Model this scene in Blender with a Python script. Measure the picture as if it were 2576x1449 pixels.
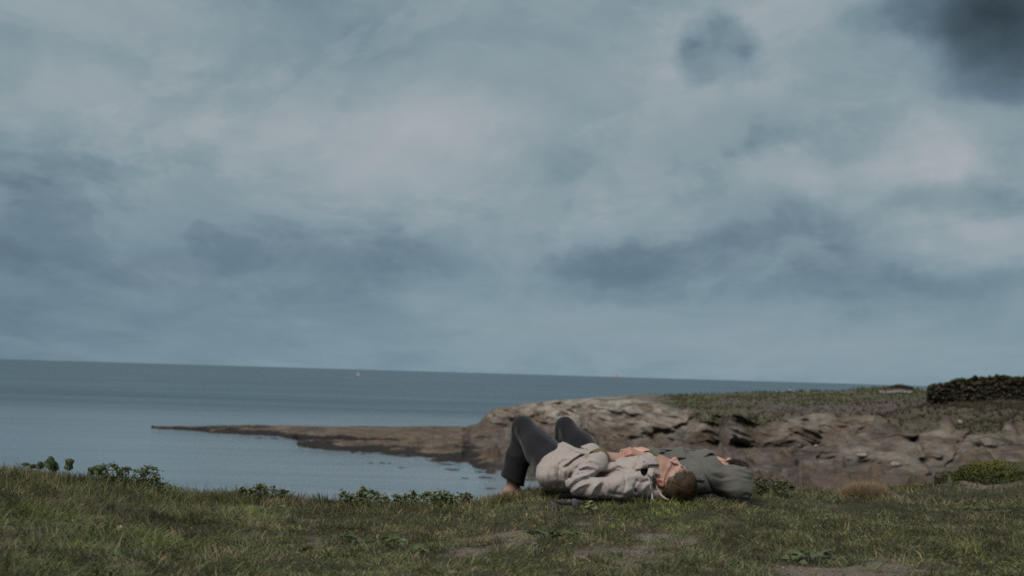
import bpy, math, random
import numpy as np
from mathutils import Vector, Matrix

random.seed(7)
RNG = np.random.default_rng(11)
scene = bpy.context.scene
for o in list(bpy.data.objects):
    bpy.data.objects.remove(o)
COL = scene.collection

# ------------------------------------------------------------------ camera
CAM_Z = 0.64                      # eye height above the turf where the two people lie
SEA_Z = -7.4
FPX, CX, CY = 3578.0, 1288.0, 724.5          # focal length and centre of a 2576 px wide frame
HOR0, HORS = 902.0, 0.0292                   # horizon line of that frame
th = math.atan(HORS)
pit = math.atan((HOR0 + HORS * CX - CY) * math.cos(th) / FPX)
fwd = np.array([0, math.cos(pit), math.sin(pit)])
up0 = np.array([0, -math.sin(pit), math.cos(pit)])
rt0 = np.array([1.0, 0, 0])
RT = math.cos(th) * rt0 + math.sin(th) * up0
UP = -math.sin(th) * rt0 + math.cos(th) * up0
CAM = np.array([0, 0, CAM_Z])

cam_d = bpy.data.cameras.new('camera')
cam = bpy.data.objects.new('camera', cam_d)
COL.objects.link(cam)
m = Matrix.Identity(4)
for i in range(3):
    m[i][0], m[i][1], m[i][2], m[i][3] = RT[i], UP[i], -fwd[i], CAM[i]
cam.matrix_world = m
cam_d.sensor_width = 36.0
cam_d.lens = 36.0 * FPX / 2576.0
cam_d.clip_start = 0.05
cam_d.clip_end = 80000
cam_d.dof.use_dof = True
cam_d.dof.focus_distance = 7.4
cam_d.dof.aperture_fstop = 4.0
scene.camera = cam

def ray(u, v):
    return fwd + RT * ((u - CX) / FPX) - UP * ((v - CY) / FPX)
def W(u, v, Y):
    """world point seen at (u, v) at depth y = Y"""
    d = ray(u, v)
    return CAM + d * (Y / d[1])
def WZ(u, v, z):
    d = ray(u, v)
    return CAM + d * ((z - CAM_Z) / d[2])
def proj(P):
    P = np.asarray(P, float)
    q = P - CAM
    w = q @ fwd
    return CX + FPX * (q @ RT) / w, CY - FPX * (q @ UP) / w
def yh(u):
    return HOR0 + HORS * u

# ------------------------------------------------------------------ view, world, sun
scene.render.engine = 'CYCLES'
scene.view_settings.view_transform = 'Standard'
scene.view_settings.look = 'None'
scene.view_settings.exposure = 1.0
scene.view_settings.gamma = 1.0
scene.view_settings.use_curve_mapping = False
scene.cycles.use_denoising = False
scene.cycles.max_bounces = 6
scene.cycles.diffuse_bounces = 3
scene.cycles.glossy_bounces = 3
scene.cycles.transmission_bounces = 4
scene.cycles.filter_width = 1.7

def srgb(r, g, b, a=1.0):
    f = lambda c: (c / 255 / 12.92) if c <= 10 else ((c / 255 + 0.055) / 1.055) ** 2.4
    return (f(r), f(g), f(b), a)

SUN_EL, SUN_AZ = math.radians(52), math.radians(-150)      # azimuth from +Y towards +X
world = bpy.data.worlds.new("World")
scene.world = world
world.use_nodes = True
nt = world.node_tree
nt.nodes.clear()

class NG:
    """small helper to write node graphs"""
    def __init__(s, nt): s.nt = nt; s.N = nt.nodes; s.L = nt.links
    def n(s, t, **kw):
        nd = s.N.new(t)
        for k, v in kw.items():
            setattr(nd, k, v)
        return nd
    def put(s, sock, val):
        if isinstance(val, bpy.types.NodeSocket): s.L.new(val, sock)
        elif val is not None: sock.default_value = val
    def math(s, op, a, b=None, c=None, clamp=False):
        nd = s.n('ShaderNodeMath', operation=op, use_clamp=clamp)
        for i, x in enumerate((a, b, c)):
            if x is not None: s.put(nd.inputs[i], x)
        return nd.outputs[0]
    def vmath(s, op, a, b=None):
        nd = s.n('ShaderNodeVectorMath', operation=op)
        s.put(nd.inputs[0], a)
        if b is not None: s.put(nd.inputs[1], b)
        return nd.outputs['Value'] if op in ('LENGTH', 'DOT_PRODUCT', 'DISTANCE') else nd.outputs[0]
    def noise(s, vec, scale, detail=4, rough=0.55, dist=0.0, out=0):
        nd = s.n('ShaderNodeTexNoise')
        if vec is not None: s.L.new(vec, nd.inputs['Vector'])
        nd.inputs['Scale'].default_value = scale
        nd.inputs['Detail'].default_value = detail
        nd.inputs['Roughness'].default_value = rough
        nd.inputs['Distortion'].default_value = dist
        return nd.outputs[out]
    def mapr(s, v, a, b, c=0.0, d=1.0, mode='SMOOTHSTEP'):
        nd = s.n('ShaderNodeMapRange', interpolation_type=mode)
        s.put(nd.inputs[0], v)
        for i, x in enumerate((a, b, c, d)): nd.inputs[i + 1].default_value = x
        return nd.outputs[0]
    def mapping(s, vec, loc=(0, 0, 0), rot=(0, 0, 0), sc=(1, 1, 1)):
        nd = s.n('ShaderNodeMapping')
        s.L.new(vec, nd.inputs[0])
        nd.inputs[1].default_value = loc; nd.inputs[2].default_value = rot; nd.inputs[3].default_value = sc
        return nd.outputs[0]
    def ramp(s, fac, stops):
        nd = s.n('ShaderNodeValToRGB')
        s.L.new(fac, nd.inputs[0])
        el = nd.color_ramp.elements
        while len(el) < len(stops): el.new(0.5)
        for e, (p, c) in zip(el, stops):
            e.position = p; e.color = c
        return nd.outputs[0]
    def mix(s, fac, a, b, mode='MIX'):
        nd = s.n('ShaderNodeMix', data_type='RGBA', blend_type=mode)
        s.put(nd.inputs[0], fac); s.put(nd.inputs[6], a); s.put(nd.inputs[7], b)
        return nd.outputs[2]

def build_world():
    g = NG(nt)
    tc = g.n('ShaderNodeTexCoord')
    sep = g.n('ShaderNodeSeparateXYZ'); g.L.new(tc.outputs['Generated'], sep.inputs[0])
    az = g.math('ARCTAN2', sep.outputs[0], sep.outputs[1])
    el = g.math('ARCSINE', sep.outputs[2])
    comb = g.n('ShaderNodeCombineXYZ'); g.L.new(az, comb.inputs[0]); g.L.new(el, comb.inputs[1])
    P = comb.outputs[0]
    # cloud plane coordinates: squeeze towards the horizon as a layer overhead does
    G_ = tc.outputs['Generated']
    def warp(vec, scale, amt, src):
        wv = g.vmath('SUBTRACT', g.noise(src, scale, 5, 0.6, 0, 1), (0.5, 0.5, 0.5))
        sc = g.n('ShaderNodeVectorMath', operation='SCALE'); g.L.new(wv, sc.inputs[0]); sc.inputs[3].default_value = amt
        return g.vmath('ADD', vec, sc.outputs[0])
    # the cloud deck seen in perspective: puffs overhead are large, near the horizon they flatten
    den = g.math('ADD', g.math('MAXIMUM', sep.outputs[2], 0.0), 0.17)
    cp = g.n('ShaderNodeCombineXYZ')
    g.L.new(g.math('DIVIDE', sep.outputs[0], den), cp.inputs[0]); g.L.new(g.math('DIVIDE', sep.outputs[1], den), cp.inputs[1])
    DK = cp.outputs[0]
    Pw = warp(warp(P, 7.0, 0.055, G_), 22.0, 0.022, G_)
    n1 = g.noise(g.mapping(DK, (3.1, 1.0, 1.7), (0, 0, 0), (1, 0.55, 1)), 0.75, 5, 0.55, 0.3)
    n2 = g.noise(g.mapping(DK, (0.3, 4.0, 0.7), (0, 0, 0.3), (1, 0.75, 1)), 2.6, 8, 0.60, 0.5)
    n3 = g.noise(g.mapping(G_, (8.3, 1.0, 2.7), (0, 0, 0), (1, 1, 1.9)), 9.0, 8, 0.62, 0.6)
    puff = g.n('ShaderNodeTexVoronoi', feature='SMOOTH_F1'); g.L.new(warp(g.mapping(G_, (0, 0, 0), (0, 0, 0), (1, 1, 2.0)), 9.0, 0.16, G_), puff.inputs['Vector'])
    puff.inputs['Scale'].default_value = 9.0; puff.inputs['Smoothness'].default_value = 0.8
    base = g.n('ShaderNodeFloatCurve')
    eln = g.math('DIVIDE', el, 0.6)
    g.L.new(eln, base.inputs[1])
    cv = base.mapping.curves[0]
    pts = [(0, 0.51), (0.05, 0.51), (0.13, 0.515), (0.20, 0.56), (0.3, 0.60), (0.45, 0.60), (1, 0.58)]
    while len(cv.points) < len(pts): cv.points.new(0.5, 0.5)
    for p, (x, y) in zip(cv.points, pts): p.location = (x, y)
    base.mapping.update()
    B = base.outputs[0]
    B = g.math('ADD', B, g.math('MULTIPLY', g.math('SUBTRACT', n1, 0.5), 0.10))
    B = g.math('ADD', B, g.math('MULTIPLY', g.math('SUBTRACT', n2, 0.5), 0.13))
    e1 = g.mapr(g.noise(g.mapping(DK, (7.3, 2.0, 0.7), (0, 0, 0.2), (1, 0.6, 1)), 1.7, 8, 0.62, 0.4), 0.49, 0.57, -0.022, 0.022)
    e2 = g.mapr(g.noise(g.mapping(G_, (1.3, 6.0, 0.7), (0, 0, 0), (1, 1, 1.8)), 6.0, 8, 0.60, 0.5), 0.49, 0.56, -0.024, 0.024)
    high = g.mapr(el, 0.02, 0.12, 0.30, 1.0)
    B = g.math('ADD', B, g.math('MULTIPLY', g.math('ADD', e1, e2), high))
    B = g.math('ADD', B, g.math('MULTIPLY', g.math('MULTIPLY', g.math('SUBTRACT', n3, 0.5), 0.22), high))
    B = g.math('ADD', B, g.math('MULTIPLY', g.math('MULTIPLY', g.math('SUBTRACT', 0.42, puff.outputs['Distance']), 0.15), high))
    # individual clouds: pixel centre, half sizes in pixels, strength
    blobs = [
        (1812, 160, 88, 74, -0.17), (1750, 180, 60, 55, -0.06), (1850, 130, 50, 44, -0.04),
        (2580, 30, 240, 180, -0.32), (2510, 110, 130, 100, -0.08), (2380, 40, 170, 60, -0.11), (2230, 62, 90, 46, -0.09), (2270, 40, 60, 40, -0.06),
        (1000, 330, 420, 190, 0.10), (900, 430, 260, 120, 0.06), (700, 360, 300, 160, 0.04), 
        (780, 190, 200, 90, -0.07), (990, 110, 90, 50, -0.08), (950, 0, 200, 40, -0.08),
        (40, 400, 220, 60, -0.09), (40, 590, 420, 180, -0.13), (60, 820, 500, 140, -0.08), (600, 490, 120, 50, -0.05),
        (1040, 395, 55, 50, -0.05), (760, 420, 70, 60, -0.04),
        (980, 650, 210, 55, -0.13), (1540, 650, 170, 50, -0.12), (1870, 605, 130, 36, -0.08), (2080, 705, 170, 45, -0.09),
        (1980, 340, 330, 110, -0.075), (2150, 180, 120, 60, -0.06), 
        (1950, 450, 110, 55, 0.08), (2140, 480, 110, 50, 0.06), (1400, 560, 330, 80, 0.05),
        (2340, 405, 120, 75, 0.12), (2370, 415, 70, 40, 0.06), (2460, 590, 200, 75, 0.10), (2470, 575, 60, 30, 0.05),
        (2430, 505, 230, 40, -0.10), (2540, 230, 130, 26, -0.10), (2480, 285, 220, 60, 0.03),
        (1750, 860, 900, 90, 0.045), (2300, 900, 500, 110, 0.03), (1300, 120, 400, 160, 0.02), (1650, 60, 260, 70, 0.02),
        (350, 130, 420, 200, -0.02),
    ]
    for (u, v, su, sv, amp) in blobs:
        amp = amp * ((0.48 if amp < 0 else 1.05) if u < 2400 or v > 200 else 1.0) * (1.9 if 1700 < u < 1900 and v < 200 else 1)
        d = ray(u, v); d = d / np.linalg.norm(d)
        a0, e0 = math.atan2(d[0], d[1]), math.asin(d[2])
        sx, sy = 1.45 * su / FPX, 1.45 * sv / FPX
        mp = g.mapping(Pw, (-a0 / sx, -e0 / sy, 0), (0, 0, 0), (1 / sx, 1 / sy, 0))
        B = g.math('ADD', B, g.mapr(g.vmath('LENGTH', mp), 0.45 if su < 90 and sv > 50 else (0.4 if su <= 200 else 0.1), 1.1, amp, 0.0))
    col = g.ramp(B, [(0.05, srgb(42, 53, 60)), (0.28, srgb(78, 96, 108)), (0.42, srgb(104, 124, 138)),
                     (0.52, srgb(126, 147, 156)), (0.62, srgb(146, 160, 167)), (0.78, srgb(171, 175, 182))])
    # bluer air near the horizon
    hz = g.mapr(el, 0.0, 0.16, 0.35, 0.0, 'SMOOTHSTEP')
    col = g.mix(hz, col, g.mix(1.0, col, (0.90, 1.02, 1.10, 1), 'MULTIPLY'))
    # a few thin blue gaps where the clear sky shows
    gap = g.mapr(g.noise(g.mapping(tc.outputs['Generated'], (1.3, 0.4, 5), (0, 0, 0), (2.4, 2.4, 12)), 1.8, 4, 0.5, 0.2), 0.64, 0.78, 0.0, 0.3)
    d = ray(2560, 232); d /= np.linalg.norm(d)
    mp = g.mapping(P, (-math.atan2(d[0], d[1]) / 0.05, -math.asin(d[2]) / 0.008, 0), (0, 0, 0), (1 / 0.05, 1 / 0.008, 0))
    gap = g.math('MAXIMUM', gap, g.mapr(g.vmath('LENGTH', mp), 0.1, 1.3, 0.6, 0.0))
    sky = g.n('ShaderNodeTexSky', sky_type='NISHITA')
    sky.sun_disc = False
    sky.sun_elevation = SUN_EL
    sky.sun_rotation = SUN_AZ
    bg1 = g.n('ShaderNodeBackground'); g.L.new(sky.outputs[0], bg1.inputs[0]); bg1.inputs[1].default_value = 0.02
    bg2 = g.n('ShaderNodeBackground'); g.L.new(col, bg2.inputs[0]); bg2.inputs[1].default_value = 0.5
    mx = g.n('ShaderNodeMixShader'); g.L.new(gap, mx.inputs[0]); g.L.new(bg2.outputs[0], mx.inputs[1]); g.L.new(bg1.outputs[0], mx.inputs[2])
    out = g.n('ShaderNodeOutputWorld'); g.L.new(mx.outputs[0], out.inputs[0])
build_world()

sun_d = bpy.data.lights.new('sun', 'SUN')
sun_d.energy = 1.5
sun_d.angle = math.radians(42)
sun_d.color = (1.0, 0.93, 0.84)
sun = bpy.data.objects.new('sun', sun_d)
COL.objects.link(sun)
sd = Vector((math.cos(SUN_EL) * math.sin(SUN_AZ), math.cos(SUN_EL) * math.cos(SUN_AZ), math.sin(SUN_EL)))
sun.rotation_euler = (-sd).to_track_quat('-Z', 'Y').to_euler()
sun.location = (-4, -6, 12)

# ------------------------------------------------------------------ helpers
def tag(o, label=None, cat=None, group=None, kind=None):
    if label: o['label'] = label
    if cat: o['category'] = cat
    if group: o['group'] = group
    if kind: o['kind'] = kind
    return o

def empty(name, loc, label, cat, group=None):
    o = bpy.data.objects.new(name, None)
    o.empty_display_size = 0.1
    o.location = loc
    COL.objects.link(o)
    return tag(o, label, cat, group)

def mesh_np(name, V, F, mat, parent=None, smooth=True, col=None, attr=None):
    """V (n,3); F list of index arrays (each (m,k)); col (n,3|4) per vertex colour"""
    V = np.asarray(V, np.float32)
    if parent is not None:
        V = V - np.array(parent_world(parent), np.float32)
    Fs = [np.asarray(f, np.int32) for f in (F if isinstance(F, (list, tuple)) else [F]) if len(f)]
    me = bpy.data.meshes.new(name)
    me.vertices.add(len(V)); me.vertices.foreach_set('co', V.ravel())
    nl = sum(f.size for f in Fs)
    me.loops.add(nl)
    me.loops.foreach_set('vertex_index', np.concatenate([f.ravel() for f in Fs]))
    npoly = sum(len(f) for f in Fs)
    me.polygons.add(npoly)
    tot = np.concatenate([np.full(len(f), f.shape[1], np.int32) for f in Fs])
    st = np.concatenate([[0], np.cumsum(tot)[:-1]]).astype(np.int32)
    me.polygons.foreach_set('loop_start', st)
    me.polygons.foreach_set('loop_total', tot)
    me.update(calc_edges=True)
    me.validate()
    if smooth: me.polygons.foreach_set('use_smooth', np.ones(len(me.polygons), bool))
    if col is not None:
        c = np.asarray(col, np.float32)
        if c.shape[1] == 3: c = np.hstack([c, np.ones((len(c), 1), np.float32)])
        a = me.color_attributes.new('Col', 'FLOAT_COLOR', 'POINT')
        a.data.foreach_set('color', c.ravel())
    if attr:
        for k, v in attr.items():
            a = me.attributes.new(k, 'FLOAT', 'POINT')
            a.data.foreach_set('value', np.asarray(v, np.float32))
    if mat: me.materials.append(mat)
    o = bpy.data.objects.new(name, me)
    COL.objects.link(o)
    if parent is not None: o.parent = parent
    return o

def parent_world(p):
    loc = np.array(p.location)
    while p.parent is not None:
        p = p.parent; loc = loc + np.array(p.location)
    return loc

def grid_faces(nr, nc, off=0):
    i = np.arange(nr - 1)[:, None] * nc + np.arange(nc - 1)[None, :]
    i = i.ravel() + off
    return np.stack([i, i + 1, i + nc + 1, i + nc], 1)

def _h(ix, iy, iz):
    h = (ix * 374761393 + iy * 668265263 + iz * 2147483647 * 3 + 1013904223) & 0xffffffff
    h = ((h ^ (h >> 13)) * 1274126177) & 0xffffffff
    h = ((h ^ (h >> 16)) * 2246822519) & 0xffffffff
    return ((h ^ (h >> 15)) & 0xffffff) / float(0xffffff)
def vnoise(x, y, z=0.0):
    """value noise 0..1"""
    x, y, z = np.broadcast_arrays(np.asarray(x, float), np.asarray(y, float), np.asarray(z, float))
    xi, yi, zi = np.floor(x).astype(np.int64), np.floor(y).astype(np.int64), np.floor(z).astype(np.int64)
    fx, fy, fz = x - xi, y - yi, z - zi
    fx, fy, fz = [f * f * f * (f * (f * 6 - 15) + 10) for f in (fx, fy, fz)]
    r = 0
    for a in (0, 1):
        for b in (0, 1):
            for c in (0, 1):
                w = (fx if a else 1 - fx) * (fy if b else 1 - fy) * (fz if c else 1 - fz)
                r = r + w * _h(xi + a, yi + b, zi + c)
    return r
def fbm(x, y, z=0.0, oct=4, gain=0.5):
    s, a, t = 0.0, 1.0, 0.0
    for i in range(oct):
        s = s + a * vnoise(x * 2 ** i + 17.3 * i, y * 2 ** i + 5.1 * i, np.asarray(z) * 2 ** i + 9.7 * i); t += a; a *= gain
    return s / t
def sstep(a, b, x):
    t = np.clip((np.asarray(x, float) - a) / (b - a), 0, 1)
    return t * t * (3 - 2 * t)

def mat(name):
    m = bpy.data.materials.new(name)
    m.use_nodes = True
    m.node_tree.nodes.clear()
    g = NG(m.node_tree)
    p = g.n('ShaderNodeBsdfPrincipled')
    o = g.n('ShaderNodeOutputMaterial')
    g.L.new(p.outputs[0], o.inputs[0])
    p.inputs['Roughness'].default_value = 0.8
    p.inputs['Specular IOR Level'].default_value = 0.3
    return m, g, p
def bump(g, p, h, strength=0.5, dist=0.01):
    b = g.n('ShaderNodeBump')
    b.inputs['Strength'].default_value = strength
    b.inputs['Distance'].default_value = dist
    g.L.new(h, b.inputs['Height'])
    g.L.new(b.outputs[0], p.inputs['Normal'])
    return b
def plain(name, c, rough=0.7, spec=0.3, var=0.25, scale=60, bmp=0.0):
    m, g, p = mat(name)
    tc = g.n('ShaderNodeTexCoord')
    n = g.noise(tc.outputs['Object'], scale, 4, 0.6)
    a = [x * (1 - var) for x in c[:3]] + [1]; b = [min(1, x * (1 + var)) for x in c[:3]] + [1]
    g.L.new(g.ramp(n, [(0.3, a), (0.7, b)]), p.inputs['Base Color'])
    p.inputs['Roughness'].default_value = rough
    p.inputs['Specular IOR Level'].default_value = spec
    if bmp: bump(g, p, n, bmp, 0.005)
    return m
def colmat(name, rough=0.65, spec=0.25, trans=0.0):
    """colour comes from the per-leaf colour attribute"""
    m, g, p = mat(name)
    a = g.n('ShaderNodeAttribute', attribute_name='Col')
    g.L.new(a.outputs['Color'], p.inputs['Base Color'])
    p.inputs['Roughness'].default_value = rough
    p.inputs['Specular IOR Level'].default_value = spec
    if trans:
        t = g.n('ShaderNodeBsdfTranslucent'); g.L.new(a.outputs['Color'], t.inputs[0])
        mx = g.n('ShaderNodeMixShader'); mx.inputs[0].default_value = trans
        g.L.new(p.outputs[0], mx.inputs[1]); g.L.new(t.outputs[0], mx.inputs[2])
        o = [n for n in g.N if n.type == 'OUTPUT_MATERIAL'][0]
        g.L.new(mx.outputs[0], o.inputs[0])
    return m
# ================================================================== near headland (the turf)
RIDGE = [  # u, v of the turf's skyline, depth of that edge
    (-500, 1150, 6.8), (-200, 1180, 7.0), (0, 1203, 7.2), (90, 1211, 7.2), (200, 1226, 7.3), (300, 1233, 7.4), (380, 1243, 7.5), (460, 1260, 7.6),
    (600, 1258, 7.8), (700, 1262, 8.0), (850, 1277, 8.0), (1000, 1278, 7.9), (1150, 1278, 7.8), (1230, 1271, 7.8),
    (1285, 1258, 7.9), (1330, 1248, 8.05), (1380, 1238, 8.4), (1500, 1220, 8.9), (1700, 1218, 9.0), (1900, 1232, 9.0), (2050, 1231, 9.3),
    (2120, 1238, 9.2), (2230, 1238, 9.2), (2300, 1231, 9.8), (2400, 1210, 11.0), (2480, 1195, 12.0), (2576, 1176, 13.0), (2900, 1135, 16.0)]
_ra = np.array([W(u, v, D)[0] / D for u, v, D in RIDGE])
_rD = np.array([D for u, v, D in RIDGE])
_rz = np.array([W(u, v, D)[2] for u, v, D in RIDGE])
def ground(x, y, bumps=True):
    x = np.asarray(x, float); y = np.asarray(y, float)
    a = x / np.maximum(y, 4.0)
    De = np.interp(a, _ra, _rD); ze = np.interp(a, _ra, _rz)
    z = ze * sstep(3.4, 1.0, 0 * y + 0) * 0 + ze * sstep(0, 1, (y - 3.8) / (De - 3.8 - 0.3))
    t = np.maximum(y - De, 0)
    z = z - np.where(t < 1.5, 0.19 * t * t, 0.19 * 2.25 + 0.57 * (t - 1.5))
    z = z + 0.022 * np.exp(-((x - 0.45) / 0.75) ** 4 - ((y - 7.5) / 0.75) ** 4)
    if bumps:
        z = z + (vnoise(x * 1.1, y * 1.1, 3.0) - 0.5) * 0.05 * sstep(0, 1.5, np.abs(y - 7.6)) \
            + (vnoise(x * 4.2, y * 4.2, 1.0) - 0.5) * 0.028 + (vnoise(x * 13, y * 13, 7.0) - 0.5) * 0.012
    return z

SOIL = [  # bare patches: pixel centre, half width px, half height px, strength
    (1535, 1398, 120, 20, 1.3), (1292, 1308, 55, 9, 1.0), (1300, 1357, 70, 16, 0.9), (1185, 1385, 60, 18, 0.9), (1130, 1440, 60, 14, 0.8),
    (1350, 1273, 40, 6, 0.8), (232, 1298, 60, 18, 1.1), (185, 1322, 40, 10, 1.0), (345, 1410, 70, 10, 1.0), (1640, 1342, 100, 16, 0.7), (1560, 1430, 80, 12, 0.8), 
    (1790, 1292, 60, 8, 0.8), (2060, 1290, 70, 6, 0.6), (1870, 1330, 120, 8, 0.6), (2440, 1340, 140, 10, 0.6), (1370, 1262, 26, 5, 0.8),
    (2300, 1435, 300, 16, 0.55), (1720, 1375, 90, 10, 0.8), (1940, 1415, 100, 8, 0.6), (1440, 1300, 60, 5, 0.5), (1000, 1395, 80, 10, 0.6), (1440, 1440, 120, 10, 0.6)]
def soilmask(x, y):
    m_ = 0.0
    for u, v, su, sv, s in SOIL:
        c = WZ(u, v, 0.0)
        sx = su / FPX * c[1]
        sy = sv / FPX * c[1] ** 2 / CAM_Z
        m_ = m_ + s * np.exp(-(((x - c[0]) / sx) ** 2 + ((y - c[1]) / sy) ** 2) * 0.9)
    n = fbm(x * 5.5, y * 3.5, 5.0, 5, 0.65)
    m_ = m_ + (fbm(x * 1.6, y * 1.0, 2.0, 4) - 0.56) * 2.6
    return np.clip(m_ + (n - 0.5) * 2.4, 0, 1)

xs = np.concatenate([np.arange(-14, -4.5, .4), np.arange(-4.5, 6.5, .085), np.arange(6.5, 18.01, .4)]); ys = np.concatenate([np.arange(-4, 2, 0.25), np.arange(2, 15, 0.06), np.arange(15, 31, 0.5)])
X, Y = np.meshgrid(xs, ys)
V = np.stack([X.ravel(), Y.ravel(), ground(X, Y).ravel()], 1)
m_soil, g, p = mat('turf_soil')
tc = g.n('ShaderNodeTexCoord')
at = g.n('ShaderNodeAttribute', attribute_name='soil')
n = g.noise(tc.outputs['Object'], 45, 6, 0.7)
n2 = g.noise(tc.outputs['Object'], 9, 4, 0.6)
soilc = g.ramp(n, [(0.3, (0.075, 0.058, 0.045, 1)), (0.52, (0.145, 0.117, 0.096, 1)), (0.72, (0.235, 0.198, 0.17, 1))])
turfc = g.ramp(n2, [(0.3, (0.026, 0.026, 0.012, 1)), (0.55, (0.046, 0.042, 0.021, 1)), (0.75, (0.092, 0.070, 0.046, 1))])
f = g.mapr(g.math('ADD', at.outputs['Fac'], g.math('MULTIPLY', g.math('SUBTRACT', n, 0.5), 0.5)), 0.25, 0.7)
g.L.new(g.mix(f, turfc, soilc), p.inputs['Base Color'])
p.inputs['Roughness'].default_value = 0.95
bump(g, p, n, 0.8, 0.02)
tag(mesh_np('ground', V, grid_faces(len(ys), len(xs)), m_soil, attr={'soil': soilmask(V[:, 0], V[:, 1])}), kind='structure')

# ================================================================== far shore
# Each station: direction (pixel column) and a profile of knots (depth, height) from the near
# waterline over beach, near rocks, gully, cliff foot, cliff brink, crest and down the far side.
def S(u, v, z=SEA_Z):
    q = WZ(u, v, z); return (q[1], z)
def Q(u, v, D):
    return (D, W(u, v, D)[2])
ST = []
def station(u, near, k):
    """near: first knot; k: nine more"""
    ST.append((u, [near] + k))
def spit(u, vn, vf, lift=0.45):
    a = S(u, vn); b = S(u, vf, SEA_Z + lift)
    D0, D1 = a[0], max(b[0], a[0] + 1.5)
    L = lambda t: D0 + (D1 - D0) * t; lift = lift * 1.0
    station(u, (D0 - 0.5, SEA_Z - 0.15), [(L(.05), SEA_Z + .17), (L(.18), SEA_Z + lift * .5), (L(.35), SEA_Z + lift * .7), (L(.5), SEA_Z + lift * .75), (L(.65), SEA_Z + lift * .85),
                               (L(.8), SEA_Z + lift * .95), (L(.9), SEA_Z + lift), (L(1), SEA_Z + lift), (L(1) + 3, SEA_Z - .3)])
for u, vn, vf in [(380, 1076, 1074.5), (470, 1083.5, 1072.5), (525, 1088, 1071.5), (600, 1092, 1070.5), (656, 1096, 1069), (700, 1099, 1069), (735, 1107, 1069.5),
                  (752, 1125, 1069.5), (792, 1133, 1070), (846, 1137, 1070), (904, 1142, 1070), (962, 1147, 1071), (1010, 1152, 1071.5), (1065, 1155, 1072),
                  (1101, 1160, 1072.5), (1163, 1167, 1073)]:
    spit(u, vn, vf, 0.10 + 0.65 * min(1, (u - 380) / 420) ** .8)
zs = SEA_Z
def land(u, vn, foot, brink, crest, nf=None, nc=None, gul=None):
    """vn waterline px; foot/brink/crest = (v, D); nf, nc, gul near mass foot, crest, gully"""
    a = S(u, vn)
    F_, B_, C_ = Q(u, *foot), Q(u, *brink), Q(u, *crest)
    F_ = (F_[0], max(F_[1], zs + .5)); B_ = (B_[0], max(B_[1], zs + .52))
    if nf is None:
        t = lambda s: (a[0] + (F_[0] - a[0]) * s, max(zs + 0.38 + .3 * s, zs + 0.1 + (F_[1] - zs - 0.1) * s ** 0.8))
        mid = [t(.25), t(.45), t(.6), t(.8)]
    else:
        n1, n2_, g1 = Q(u, *nf), Q(u, *nc), Q(u, *gul)
        mid = [(0.5 * (a[0] + n1[0]), 0.5 * (zs + n1[1])), n1, n2_, g1]
    station(u, (a[0] - 5.0, zs - 0.12), mid + [F_, B_, C_, (C_[0] + 14, C_[1] - 1.0), (C_[0] + 40, zs - 2)])
land(1185, 1170, (1076, 203), (1074, 205), (1073, 207))
land(1205, 1178, (1077, 196), (1066, 200), (1063, 203))
land(1216, 1181, (1078, 191), (1053, 196), (1049, 201))
land(1224, 1183, (1079, 188), (1040, 194), (1037, 200))
land(1250, 1186, (1081, 186), (1034, 191), (1031, 199))
land(1290, 1190, (1086, 183), (1026, 190), (1021, 199))
land(1340, 1206, (1093, 177), (1018, 187), (1013, 198))
land(1400, 1216, (1100, 172), (1011, 184), (1007, 197))
land(1455, 1226, (1100, 176), (1013, 181), (1003, 197))
land(1470, 1228, (1106, 169), (1010, 179), (1001, 197))
land(1500, 1236, (1110, 165), (1009, 177), (998, 197))
land(1600, 1250, (1114, 162), (1014, 174), (990.5, 196))
land(1660, 1260, (1118, 160), (1024, 169), (990, 195))
land(1700, 1270, (1118, 160), (1028, 168), (990, 195))
land(1760, 1280, (1126, 152), (1036, 160), (988, 194))
land(1815, 1290, (1128, 150), (1042, 157), (987, 193))
land(1838, 1290, (1138, 141), (1042, 153), (986, 193))
land(1900, 1300, (1128, 146), (1046, 154), (985, 192))
land(1990, 1300, (1134, 142), (1046, 151), (984, 191))
land(2012, 1300, (1138, 139), (1046, 150), (984, 191), (1176, 104), (1146, 108), (1152, 118))
land(2060, 1300, (1130, 141), (1044, 149), (983, 190), (1182, 101), (1128, 108), (1140, 120))
land(2120, 1300, (1118, 142), (1045, 148), (982.5, 190), (1186, 99), (1112, 108), (1124, 124))
land(2163, 1300, (1108, 140), (1046, 147), (975.5, 190), (1188, 98), (1098, 109), (1110, 126))
land(2200, 1300, (1088, 137), (1046, 146), (974, 189), (1188, 98), (1084, 111), (1086, 126))
land(2230, 1300, (1056, 134), (1040, 144), (973, 189), (1189, 98), (1083, 111), (1069, 124))
land(2262, 1300, (1048, 134), (1034, 144), (972, 189), (1190, 98), (1085, 110), (1066, 123))
land(2300, 1300, (1040, 133), (1028, 144), (977, 189), (1192, 98), (1088, 110), (1064, 122))
land(2345, 1300, (1030, 130), (1012, 137), (984, 189), (1197, 98), (1089, 110), (1062, 120))
land(2460, 1300, (1032, 126), (1016, 132), (990, 189), (1196, 97), (1092, 110), (1062, 118))
land(2576, 1300, (1036, 122), (1018, 128), (994, 189), (1196, 96), (1092, 110), (1064, 116))
land(2700, 1300, (1040, 122), (1020, 128), (998, 189), (1198, 94), (1094, 108), (1066, 114))
land(3000, 1300, (1045, 120), (1028, 128), (1004, 189), (1205, 90), (1100, 106), (1070, 114))
sa = np.array([ray(u, 1080)[0] / ray(u, 1080)[1] for u, _ in ST])
KD = np.array([[k[0] for k in ks] for _, ks in ST]); KZ = np.array([[k[1] for k in ks] for _, ks in ST])
NC = 1150
a0_, a1_ = sa[0], sa[-1]
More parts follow.
